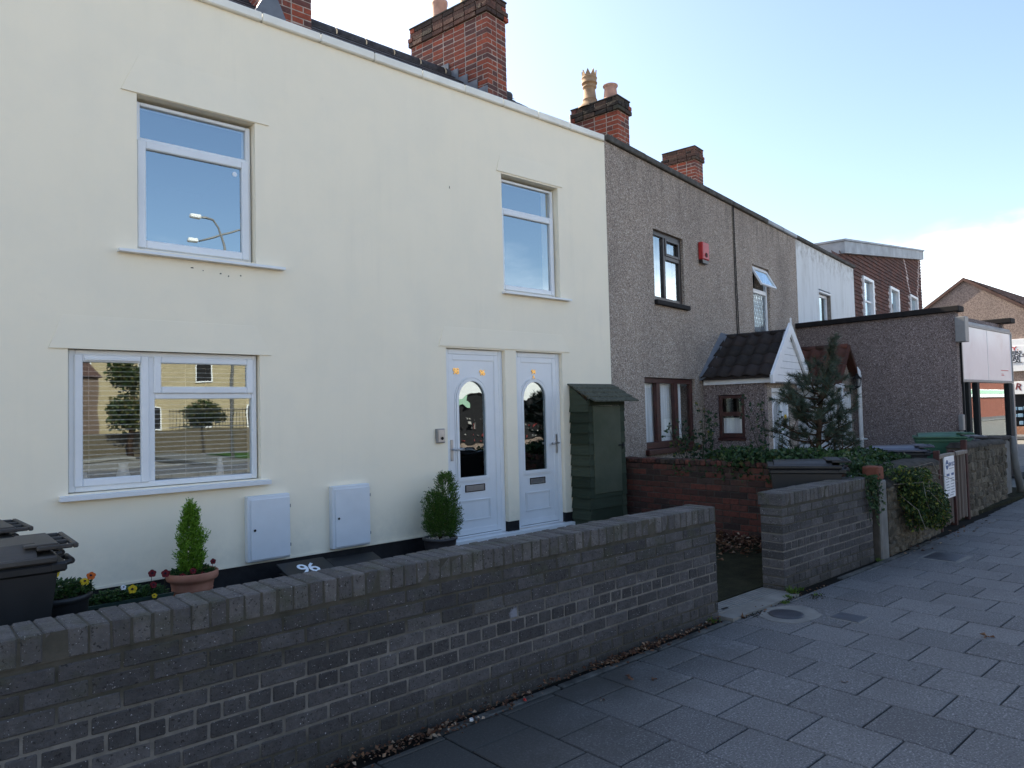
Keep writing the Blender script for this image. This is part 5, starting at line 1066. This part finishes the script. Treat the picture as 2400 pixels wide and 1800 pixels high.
# recycling boxes
def rbox(cx, cy, z, w, d, tilt, rz, label, num=None):
    t = thing('recycling_box', (cx, cy, z), label, 'recycling box', None, rz=rz); OFF[t.name] = Vector((0, 0, 0)); h = .24
    mb = MB(); v = [(-w*.42, -d*.4, -h), (w*.42, -d*.4, -h), (w*.42, d*.4, -h), (-w*.42, d*.4, -h), (-w*.47, -d*.46, 0), (w*.47, -d*.46, 0), (w*.47, d*.46, 0), (-w*.47, d*.46, 0)]; mb.add(v, [(0, 3, 2, 1), (4, 5, 6, 7), (0, 1, 5, 4), (1, 2, 6, 5), (2, 3, 7, 6), (3, 0, 4, 7)]); build('box', mb, 'binblack', t, False)
    Tm = Matrix.Translation((0, 0, .01)) @ Matrix.Rotation(tilt, 4, 'X'); mb = MB(); mb.cbox(-w/2, w/2, -d/2, d/2, 0, .022, .006); mb.v = [tuple(Tm @ Vector(p)) for p in mb.v]; ld = build('lid', mb, 'binblack', t, False)
    if num: 
        o = text('number', num, .25, 'stickwhite', ld, Tm @ Matrix.Translation((.0, -.05, .0235)), .0004, .004, .9, sx=.8)
rbox(2.99, 6.13, .205, .46, .42, R(15), R(0), 'black recycling box with white number 96 on its lid', '96')
rbox(3.53, 6.20, .17, .50, .42, R(13), R(-3), 'plain black recycling box between the numbered one and the potted conifer')

# ------------------------------------------------------------------ front boundary beyond the second brick wall (line bends slightly)
BR = math.atan(.055)
def bthing(name, s, label, cat, off=0, group=None):
    c, s_ = math.cos(BR), math.sin(BR); o = thing(name, (8.06+c*s-s_*off, 3.10+s_*s+c*off, 0), label, cat, group, rz=BR); OFF[o.name] = Vector((0, 0, 0)); return o
gpst = bthing('gate_post', -.27, 'square brick and concrete post with an orange-red top, at the end of the grey wall', 'post')
mb = MB(); mb.cbox(.0, .215, -.01, .22, -.05, .80, .012, .004); build('shaft', mb, 'concrete', gpst, False); mb = MB(); mb.cbox(-.03, -.001, .0, .21, -.05, .80, .006, .003); build('side_face', mb, 'rmortar', gpst, False)
mb = MB(); mb.cbox(.0, .165, -.004, .16, .801, .945, .012, .003); build('top_block', mb, 'postred', gpst, False)
def rubble(parent, x0, x1, z0, ztop, y, depth=.32, sx=.12, sz=.085, seed=1, capm='cap'):
    random.seed(seed); z = z0; n = 0
    mb = MB(); N_ = 12
    poly = [(x0+.01, -.05)]+[(x1-.01, -.05)]+[(x1-.01-(x1-x0-.02)*k/N_, ztop(x1-(x1-x0)*k/N_)-.03) for k in range(N_+1)]
    mb.prism(poly, y+.004, y+depth, 1); o = build('mortar', mb, 'stonemortar', parent, False); fixn(o)
    rest = MB()
    while z < max(ztop(x0), ztop(x1)):
        h = sz*random.uniform(.7, 1.35); x = x0
        while x < x1-.02:
            w = sx*random.uniform(.45, 1.5); xe = min(x+w, x1); 
            if xe-x > .03 and z+h < ztop((x+xe)/2)-.02:
                g = .006; mb = MB(); pr = random.uniform(-.002, .016); dz = random.uniform(-.018, .018)
                mb.cbox(x+g, xe-g, y-pr, y+.06, z+g+dz, z+h-g+dz, .014, .011); build('stone', mb, 'stone', parent, False); n += 1
            x = xe
        z += h
    # lumpy cement capping
    v = []; N2 = 24; f = []
    for k in range(N2+1):
        x = x0-.01+(x1-x0+.02)*k/N2; zt = ztop(x)+.012*noise.noise(Vector((x*6, seed, 0))); e = .012*noise.noise(Vector((x*9, seed, 4)))
        v += [(x, y-.012+e, zt-.055), (x, y-.006+e, zt-.012), (x, y+.05, zt+.02), (x, y+depth-.05, zt+.02), (x, y+depth+.01, zt-.05)]
    for k in range(N2): f += [(5*k+i, 5*k+5+i, 5*k+6+i, 5*k+1+i) for i in range(4)]
    f += [(0, 1, 2, 3, 4), tuple(5*N2+i for i in (4, 3, 2, 1, 0))]
    mb = MB(); mb.add(v, f, True); o = build('capping', mb, capm, parent, False); fixn(o); print('stones', n)
sw1 = bthing('stone_wall', 0, 'rubble stone garden wall behind the yellow-green bush, left of the slatted gate', 'stone wall')
def zt1(x): return .765 + (.13*min(1, max(0, (x-.28)/.25)) if x > .28 else 0) - (.015 if x > 1.5 else 0)
rubble(sw1, .0, 1.86, -.02, zt1, .0, seed=3)
sw2 = bthing('stone_wall', 3.27, 'tall rubble stone wall with cement capping, right of the slatted gate', 'stone wall')
rubble(sw2, .02, 2.42, -.02, lambda x: 1.0-.02*x, .03, depth=.24, sx=.13, sz=.10, seed=5)
pl_ = bthing('pillar', 5.74, 'grey rendered pillar at the far end of the stone wall', 'pillar'); mb = MB(); mb.cbox(0, .75, .12, .62, -.05, .93, .03, .01); build('shaft', mb, 'concrete', pl_, False); mb = MB(); mb.cbox(-.03, .78, .09, .65, .931, 1.0, .02, .006); build('cap', mb, 'cap', pl_, False)
mb = MB(); mb.tube([(.30, .02, -.02), (.18, .07, .5), (.14, .09, .98)], [.06, .055, .05], 8); mm = bthing('leaning_post', 6.4, 'pale leaning post in front of the rendered pillar', 'post'); build('shaft', mb, 'concrete', mm, False)
gt = bthing('slatted_gate', 1.93, 'weathered vertical-slat timber gate with a white notice on it', 'gate')
random.seed(11)
for a, h in ((0, .99), (.665, .96), (1.285, 1.07)): mb = MB(); mb.cbox(a-.03, a+.035, .0, .07, -.02, h, .006, .002); build('post', mb, 'redpost', gt, False)
for k in range(22):
    a = .045+k*.056+(.03 if k > 10 else 0)
    if abs(a-.645) < .045 or a > 1.25: continue
    mb = MB(); w_ = random.uniform(.026, .036); mb.cbox(a, a+w_, .012+random.uniform(-.006, .006), .03, .02+random.uniform(0, .03), .885+.0*k, .004, .001); build('slat', mb, 'slat', gt, False)
for a, b in ((-.02, .63), (.70, 1.27)): mb = MB(); mb.cbox(a, b, -.012, .05, .887, .935, .005); build('top_rail', mb, 'palewood', gt, False)
mb = MB(); mb.box(.035, .63, .031, .05, .25, .31); mb.box(.70, 1.25, .031, .05, .25, .31); mb.box(.035, .63, .0315, .05, .70, .76); mb.box(.70, 1.25, .0315, .05, .70, .76); build('back_rail', mb, 'redpost', gt, False)
gs = bthing('notice_board', 2.30, 'white notice with a round blue logo fixed to the slatted gate', 'sign')
build('board', MB().cbox(-.235, .20, -.016, .004, .375, .90, .003), 'white', gs, False)
mb = MB(); mb.add([(-.135+.062*math.cos(a), -.0175, .80+.062*math.sin(a)) for a in [2*math.pi*k/20 for k in range(20)]], [tuple(range(20))]); build('logo', mb, 'signblue', gs, False)
mb = MB(); mb.box(-.185, -.085, -.0188, -.0176, .793, .806); build('logo_band', mb, 'white', gs, False)
mb = MB(); mb.box(-.17, -.05, -.018, -.0165, .655, .685); mb.box(.04, .15, -.018, -.0165, .655, .685); build('heading_bars', mb, 'signblue', gs, False)
mb = MB()
for k in range(6):
    z = .615-k*.036; mb.box(-.20, -.20+random.uniform(.10, .17), -.018, -.0165, z, z+.010); mb.box(.0, random.uniform(.12, .17), -.018, -.0165, z, z+.009)
mb.box(-.05, .16, -.018, -.0165, .742, .750); mb.box(-.06, .10, -.018, -.0165, .405, .413); build('small_print', mb, 'greyline', gs, False)
o = text('title', 'NEW ECO', .068, 'signblue', gs, Matrix.Translation((.065, -.0166, .775)) @ Matrix.Rotation(R(90), 4, 'X'), .0008, .002, .9)

# ------------------------------------------------------------------ hedges, bush, pine, roses
random.seed(21)
ivy = thing('ivy_hedge', (8.2, 4.6, .9), 'dark ivy hedge sprawling over the red party wall and behind the black bin', 'hedge')
mb = MB(); bl = [((7.95+.12*math.sin(i), 3.75+i*.17, .99+.03*math.sin(i*2.1)), (.30, .16, .10)) for i in range(9)] + [((8.5, 4.2, .93), (.6, .5, .15)), ((9.2, 3.9, .9), (.6, .4, .16)), ((8.2, 3.6, .95), (.5, .25, .12)), ((8.3, 4.9, .92), (.5, .4, .17)), ((9.6, 3.7, .86), (.45, .3, .12))]
leaves(mb, bl, .055, 75, .3, .85); build('foliage', mb, 'ivy', ivy, kind='stuff')
mb = MB()
for _ in range(40): 
    y = random.uniform(3.6, 5.6); p = Vector((7.70, y, .95)); pts = [p]
    for k in range(3): p = p+Vector((random.uniform(-.03, -.0) if k == 0 else random.uniform(-.005, .004), random.uniform(-.05, .05), -random.uniform(.03, .09))); pts.append(p.copy())
    mb.tube(pts, .003, 4, False)
    for q in pts: [mb.leaf(q, Vector((-.5, random.uniform(-.6, .6), random.uniform(-.6, .4))), (-1, 0, .3), random.uniform(.025, .045), .03, .1) for _ in range(3)]
build('trailing_stems', mb, 'ivy', ivy, kind='stuff')
ivc = thing('ivy_trail', (7.8, 3.15, .85), 'trailing ivy hanging over the end of the shorter grey wall and the red-topped post', 'ivy')
mb = MB()
leaves(mb, [((7.68, 3.22, .88), (.22, .14, .08)), ((7.85, 3.30, .93), (.2, .16, .09)), ((8.15, 3.25, .90), (.25, .2, .1))], .04, 90, .5)
for _ in range(34):
    p = Vector((random.uniform(7.52, 7.86), 3.10, .86)); pts = [p]
    for k in range(random.randint(2, 6)): p = p+Vector((random.uniform(-.03, .03), random.uniform(-.01, .004), -random.uniform(.03, .10))); pts.append(p.copy())
    mb.tube(pts, .0025, 4, False)
    for q in pts: [mb.leaf(q, Vector((random.uniform(-.7, .7), -.5, random.uniform(-.7, .3))), (0, -1, .3), random.uniform(.02, .04), .026, .1) for _ in range(3)]
build('foliage', mb, 'ivy', ivc, kind='stuff')
bu = thing('bush', (8.7, 3.0, .3), 'yellow-green leafy bush spilling over the stone wall between the red-topped post and the gate', 'bush')
mb = MB(); leaves(mb, [((8.45, 2.98, .62), (.28, .13, .22)), ((8.75, 2.95, .50), (.34, .16, .26)), ((8.95, 2.95, .38), (.26, .15, .2)), ((8.55, 2.97, .36), (.26, .12, .16)), ((8.40, 3.05, .83), (.30, .16, .09)), ((8.8, 3.06, .80), (.3, .14, .07)), ((9.2, 3.0, .45), (.14, .10, .16))], .036, 260, .5, .6)
build('foliage', mb, 'bush', bu, kind='stuff'); mb = MB()
for _ in range(9):
    a = Vector((random.uniform(8.2, 9.1), 3.1, random.uniform(.6, .9))); b = a+Vector((random.uniform(-.2, .45), random.uniform(-.25, -.1), random.uniform(-.25, .12))); c_ = b+Vector((random.uniform(-.1, .3), -.05, -random.uniform(.05, .25))); mb.tube([a, b, c_], .0032, 4, False)
build('stems', mb, 'palewood', bu, kind='stuff')
pn = thing('pine_tree', (9.0, 4.3, .03), 'small bushy pine tree standing in front of the two porches', 'pine tree')
def needles(mb, p, d, n=90, l=.088, spread=.95):
    d = Vector(d).normalized()
    for _ in range(n):
        q = Vector(p)-d*random.uniform(0, .10); e = (d*random.uniform(.25, 1)+rdir()*spread).normalized(); L = l*random.uniform(.7, 1.2); s = e.orthogonal().normalized()*.0034
        mb.add([q-s, q+s, q+e*L], [(0, 1, 2)])
tk, nd = MB(), MB()
tk.tube([(9.0, 4.3, .03), (9.02, 4.3, .8), (9.08, 4.28, 1.5), (9.25, 4.25, 2.05), (9.38, 4.24, 2.42)], [.045, .04, .03, .018, .006], 8)
def limb(base, tip, r, subs=5, ln=.16, tuft=70):
    base, tip = Vector(base), Vector(tip); mid = (base+tip)/2+Vector((0, 0, -.05)); tk.tube([base, mid, tip], [r, r*.7, r*.35], 6); D = (tip-base).normalized()
    needles(nd, tip, D+Vector((0, 0, .5)), tuft)
    for k in range(subs):
        t = .35+.6*(k+.5)/subs; p = base+(tip-base)*t+Vector((0, 0, -.03)); d = (D*.6+rdir()*.9+Vector((0, 0, .45))).normalized(); e = p+d*ln*random.uniform(.6, 1.3); tk.tube([p, e], [r*.4, r*.2], 4, False); needles(nd, e, d, tuft+20)
random.seed(5)
for k in range(30):
    z = .95+1.05*k/30; t = (z-.95)/1.05; a = k*2.399; rad = (.60-.16*t)*random.uniform(.35, 1.25); ax = 9.03+.12*max(0, z-1.4)
    limb((ax, 4.29, z-.05), (ax+rad*math.cos(a), 4.29+rad*math.sin(a)*.85, z+.16*random.uniform(.4, 1.4)), .014, 6, .17)
limb((9.0, 4.28, 1.35), (8.05, 4.25, 1.80), .016, 9, .13, 60); limb((9.0, 4.28, 1.3), (8.15, 4.15, 1.66), .012, 5, .12, 55); limb((9.05, 4.27, 1.5), (8.35, 4.3, 1.72), .012, 5, .12, 55); limb((9.1, 4.26, 1.25), (10.0, 4.2, 1.62), .014, 9, .15); limb((9.1, 4.26, 1.05), (9.9, 4.3, 1.3), .014, 8, .15)
for z in (2.05, 2.15, 2.28, 2.4): limb((9.26+.35*(z-2.05), 4.25, z-.05), (9.26+.35*(z-2.05)+random.uniform(-.12, .14), 4.2, z+.12), .007, 3, .08, 60)
limb((9.3, 4.25, 1.9), (9.55, 4.2, 2.2), .008, 3, .1, 60)
build('trunk', tk, 'bark', pn); build('crown', nd, 'pine', pn, kind='stuff')
def rose(x, y, stems, label):
    t = thing('rose_bush', (x, y, .5), label, 'rose bush'); tk, lf = MB(), MB()
    for tip in stems:
        b = Vector((x+random.uniform(-.05, .05), y, .05)); tp_ = Vector(tip); md = (b+tp_)/2+Vector((random.uniform(-.05, .05), 0, .08)); pts = [b, md, tp_]; tk.tube(pts, [.009, .006, .003], 5)
        for k in range(15):
            s = .45+.55*k/14; p = b.lerp(md, s*2) if s < .5 else md.lerp(tp_, s*2-1); d = rdir(); d.z = abs(d.z)*.4; e = p+d*random.uniform(.05, .13); tk.tube([p, e], .002, 4, False)
            for j in range(5): lf.leaf(e+rdir()*.02, d+rdir()*.8, rdir(), random.uniform(.035, .06), .038, .12)
    build('stems', tk, 'stem', t, kind='stuff'); build('leaves', lf, 'rose', t, kind='stuff'); return t
random.seed(9)
rose(8.75, 5.9, [(8.1, 5.9, 1.35), (8.35, 5.9, 1.42), (8.75, 5.95, 1.25), (9.0, 5.95, 1.62), (9.15, 5.95, 1.55), (9.2, 5.9, 1.30), (8.5, 5.9, 1.2), (8.95, 5.9, 1.4), (8.3, 5.9, 1.12)], 'leggy rose bush in front of the brown three-light window')
rose(10.45, 5.72, [(9.75, 5.75, 1.70), (10.25, 5.75, 1.64), (10.9, 5.75, 1.5)], 'thin climbing rose in front of the small porch window')
fl = MB(); lf = Vector((10.98, 5.75, 1.42))
for k in range(7): fl.leaf(lf, Vector((math.cos(k), -.3, math.sin(k)*.8)), (0, -1, 0), .06, .045, .1)
solo('yellow_leaf_sprig', fl, 'pyellow', (10.98, 5.75, 1.42), 'yellow autumn leaves on the thin climbing rose right of the porch window', 'leaf sprig')

# ------------------------------------------------------------------ litter, leaves, weeds
random.seed(33)
def deadleaf(mb, x, y, z, s):
    d = rdir(); d.z *= .35; n = Vector((random.uniform(-.6, .6), random.uniform(-.6, .6), 1)); mb.leaf((x, y, z), d, n, s, s*.7, random.uniform(.05, .35))
mb = MB()
for _ in range(520):
    x = random.gauss(3.75, .33) if random.random() < .62 else random.uniform(1.6, 4.8); y = 3.10-abs(random.gauss(0, .035)); deadleaf(mb, x, y, random.uniform(.006, .03), random.uniform(.012, .035))
for x, y, s in ((2.10, 3.02, .085), (2.62, 3.0, .04), (3.05, 2.72, .035), (3.40, 2.80, .045), (3.48, 2.70, .04), (5.65, 1.575, .055), (4.98, 2.98, .05), (5.3, 3.02, .05), (4.2, 1.9, .03)): 
    for _ in range(4): deadleaf(mb, x+random.uniform(-.02, .02), y+random.uniform(-.01, .01), .008, s*random.uniform(.4, .9))
for _ in range(330): deadleaf(mb, random.gauss(2.05, .35), 3.085-abs(random.gauss(0, .05)), random.uniform(.004, .02), random.uniform(.01, .03))
for _ in range(60): deadleaf(mb, random.uniform(4.9, 6.4), random.gauss(3.0, .03), .01, random.uniform(.015, .03))
for _ in range(50): deadleaf(mb, random.uniform(8.0, 11.5), random.uniform(2.9, 3.1), .01, random.uniform(.02, .05))
solo('fallen_leaves', mb, 'deadleaf', (3.6, 3.05, 0), 'brown fallen leaves and scraps along the foot of the brick walls', 'fallen leaves', kind='stuff')
mb = MB()
for _ in range(900): x = random.gauss(7.3, .30); deadleaf(mb, min(x, 7.66), random.gauss(4.75, .38), .04+random.uniform(0, .08)*max(0, 1-abs(x-7.5)*1.2), random.uniform(.03, .075))
solo('leaf_heap', mb, 'deadleaf', (7.3, 4.7, .04), 'heap of brown autumn leaves at the foot of the red party wall', 'leaf heap', kind='stuff')
mb = MB()
for cx_, cy_, s, n in ((5.84, 3.05, .075, 46), (5.70, 3.02, .04, 40), (4.70, 3.09, .045, 24), (6.02, 3.07, .035, 24), (5.55, 2.97, .03, 30), (7.65, 3.06, .04, 24), (5.95, 2.9, .02, 18)):
    for _ in range(n): mb.leaf((cx_+random.gauss(0, .018), cy_+random.gauss(0, .012), .004), rdir()*.6+Vector((0, -.1, .8)), rdir(), s*random.uniform(.6, 1.2), .010, .2)
solo('weeds', mb, 'grassy', (5.8, 3.05, 0), 'small green weeds growing in the joints by the path gap', 'weeds', kind='stuff')
mb = MB()
for _ in range(260):
    cx_, cy_ = random.choice(((5.62, 3.0), (5.1, 2.97), (5.92, 2.88), (5.75, 3.03))); mb.leaf((cx_+random.gauss(0, .07), cy_+random.gauss(0, .02), .004), rdir()+Vector((0, 0, .3)), rdir(), random.uniform(.01, .025), .008, .2)
solo('moss', mb, 'soil', (5.6, 3.0, 0), 'dark moss clumps along the pavement edge by the path gap', 'moss', kind='stuff')
lt = MB(); lt.cbox(2.73, 2.745, 3.01, 3.03, .0, .016, .003, .003); solo('litter', lt, 'red', (2.73, 3.01, 0), 'tiny red scrap of litter at the foot of the long grey wall', 'litter')
lt = MB(); lt.lathe([(0, .02), (.011, .018), (.012, .005), (0, .0)], 2.36, 3.02, 10); solo('litter', lt, 'white', (2.36, 3.02, 0), 'crumpled white scrap of litter at the foot of the long grey wall', 'litter')
lt = MB(); lt.cbox(4.98, 5.05, 3.17, 3.19, .03, .036, .002, .002); solo('litter', lt, 'rubber', (5.0, 3.18, .03), 'dark strip of litter lying on the concrete path', 'litter')

# ------------------------------------------------------------------ across the road (seen only in window reflections; two unseen houses added for bounce)
OB = thing('pale_building', (16, -40, 0), 'pale yellow sunlit building reflected in the ground-floor window', 'building')
mb = MB(); mb.box(4, 24, -44, -36.9, -.1, 7.5); build('wall', mb, 'palewall', OB); mb = MB(); mb.prism([(-44.3, 7.5), (-36.6, 7.5), (-40.4, 10)], 3.7, 24.3, 0); o = build('roof', mb, 'redroof', OB); fixn(o)
for a in (6, 9.2, 13, 16.4, 20, 22.5):
    for z in (1.0, 4.3): w = build('window', MB().box(a, a+1.1, -36.899, -36.85, z, z+1.5), 'room', OB); mb = MB(); frame(mb, a-.06, a+1.16, z-.06, z+1.56, -36.849, -36.80, .08); build('frame', mb, 'white', w)
LW = thing('brick_outbuilding', (3, -33, 0), 'low brown outbuilding reflected at the left of the ground-floor window', 'building'); build('wall', MB().box(-8, 9.4, -36, -31, -.1, 4.1), 'outbrick', LW); o = build('roof', MB().prism([(-36.2, 4.1), (-30.8, 4.1), (-33.5, 5.0)], -8.2, 9.6, 0), 'redroof', LW); fixn(o)
lowwall = thing('boundary_wall', (14, -24, 0), 'low stone boundary wall reflected in the ground-floor window', 'stone wall'); build('wall', MB().box(-8, 30, -24.3, -24, -.1, 1.1), 'stone', lowwall)
rl_ = thing('railings', (16, -24.1, 1.1), 'dark railings on the low stone wall, reflected in the ground-floor window', 'railings'); mb = MB()
for i in range(70): mb.box(11+i*.16, 11.025+i*.16, -24.16, -24.13, 1.1, 2.2)
mb.box(11, 22.2, -24.17, -24.12, 2.05, 2.09); mb.box(11, 22.2, -24.17, -24.12, 1.2, 1.24); build('bars', mb, 'rubber', rl_, kind='stuff')
struct('lawn', MB().box(11.9, 15.8, -21.5, -15.5, -.12, .03), 'lawn'); struct('side_road_pavement', MB().box(9.6, 16, -23.9, -14, -.13, .01), 'concrete')
struct('verge', MB().box(-30, 9, -23.9, -22.3, -.13, .015), 'concrete')
def btree(x, y, h, r, label):
    t = thing('broadleaf_tree', (x, y, 0), label, 'tree'); mb = MB(); mb.tube([(x, y, 0), (x+.1, y, h*.5), (x, y, h*.8)], [.16, .11, .04], 8); build('trunk', mb, 'bark', t); mb = MB()
    leaves(mb, [((x+random.uniform(-.4, .4)*r, y+random.uniform(-.4, .4)*r, h*random.uniform(.35, .92)), (r*.5, r*.5, h*.13)) for _ in range(14)], .17, 1.6, .2, .8); build('crown', mb, 'tree', t, kind='stuff')
random.seed(44); btree(9.0, -23.2, 4.8, 1.2, 'dark leafy tree reflected in the left light of the ground-floor window'); btree(13.0, -25.5, 2.6, 1.3, 'round shrubby tree behind the railings, reflected in the ground-floor window')
btree(4.6, -24.8, 2.4, 1.2, 'small green tree reflected at the left edge of the ground-floor window')
def lamp(x, y, h, dx, label):
    t = thing('street_lamp', (x, y, 0), label, 'street lamp'); mb = MB(); mb.tube([(x, y, 0), (x, y, h-1.6), (x+dx*.15, y, h-.6), (x+dx*.7, y, h-.12), (x+dx*1.7, y, h)], [.09, .06, .045, .04, .035], 8); build('column', mb, 'greymetal', t)
    mb = MB(); mb.cbox(x+dx*1.65-(.0 if dx > 0 else .75), x+dx*1.65+(.75 if dx > 0 else 0), y-.14, y+.14, h-.08, h+.10, .05); build('lamp_head', mb, 'steel', t)
for head, pts, lab in (((10.2, -17.5, 10), [(11.6, -17.5, 0), (11.55, -17.5, 6.5), (11.3, -17.5, 8.9), (11.1, -17.5, 9.7), (10.85, -17.5, 9.98), (10.55, -17.5, 10.02), (10.3, -17.5, 10)], 'tall street lamp with a curved arm, upper lamp head reflected in the large upstairs window'), ((11.4, -21.6, 10), [(15.6, -21.6, 0), (15.3, -21.6, 9.5), (14.6, -21.6, 11.1), (13.4, -21.6, 10.85), (12.4, -21.6, 10.3), (11.6, -21.6, 10)], 'tall street lamp with a long arm, lower lamp head reflected in the large upstairs window')):
    t = thing('street_lamp', (pts[0][0], pts[0][1], 0), lab, 'street lamp'); mb = MB(); mb.tube(pts, [.09]+[.045]*(len(pts)-2)+[.035], 8); build('column', mb, 'greymetal', t)
    mb = MB(); hx, hy, hz = head; mb.cbox(hx-.30, hx+.16, hy-.11, hy+.11, hz-.07, hz+.09, .05); build('lamp_head', mb, 'white', t)
RS = thing('terracotta_shop', (85, -14, 0), 'terracotta-red shop with a pale sign, reflected in the corner shop window', 'shop'); build('wall', MB().box(58, 112, -20, -13, -.1, 9), 'redwall', RS); sg2 = build('sign_board', MB().box(66, 92, -12.99, -12.8, 1.95, 2.7), 'white', RS); build('sign_stripe', MB().box(66.2, 91.8, -12.79, -12.75, 2.3, 2.62), 'shopgreen', sg2)
GS = thing('grey_shop', (21, -14, 0), 'shop with a pale sign and dark window, reflected in the door glass', 'shop'); build('wall', MB().box(17, 27, -20, -12.5, -.1, 4.6), 'pebble3', GS); build('sign_board', MB().box(17.4, 25, -12.499, -12.35, 2.35, 2.95), 'white', GS); build('sign_stripe', MB().box(18.8, 20.2, -12.349, -12.32, 1.9, 2.34), 'shopgreen', GS); sw_ = build('shop_window', MB().box(17.6, 25, -12.499, -12.45, .3, 2.3), 'room', GS)
mb = MB()
for i in range(90): x = 17.8+i*.077; z = random.choice((.4, .7, 1.0, 1.3)); mb.cbox(x, x+.07, -12.44, -12.36, z, z+random.uniform(.06, .16), .01)
build('display', mb, 'goodsred', sw_, kind='stuff')
def bounce_terrace(x0, x1, y, h, mat, label):  # unseen pale houses, added to bounce sunlight onto the shaded facades
    t = thing('unseen_bounce_house', ((x0+x1)/2, y-4, 0), label, 'house'); build('wall', MB().box(x0, x1, y-8, y, -.1, h), mat, t)
    o = build('roof', MB().prism([(y-8.3, h), (y+.3, h), (y-4, h+2.2)], x0-.05, x1+.05, 0), 'redroof', t); fixn(o)
    n = max(1, int((x1-x0)/3))
    for i in range(n):
        for z in (.9, h-2.1):
            a = x0+(x1-x0)*(i+.5)/n-.6; w = build('window', MB().box(a, a+1.2, y+.001, y+.03, z, z+1.3), 'room', t); mb = MB(); frame(mb, a-.05, a+1.25, z-.05, z+1.35, y+.0301, y+.08, .07); build('frame', mb, 'white', w)
bounce_terrace(-40, -16, -15, 5.2, 'cream', 'unseen cream two-storey house added across the road to bounce sunlight')
bounce_terrace(45, 57, -14, 5.0, 'whiterender', 'unseen white two-storey house added across the road to bounce sunlight')
print('objects', len(bpy.data.objects), 'tris', sum(len(o.data.loop_triangles) if 0 else len(o.data.polygons) for o in bpy.data.objects if o.type == 'MESH'))
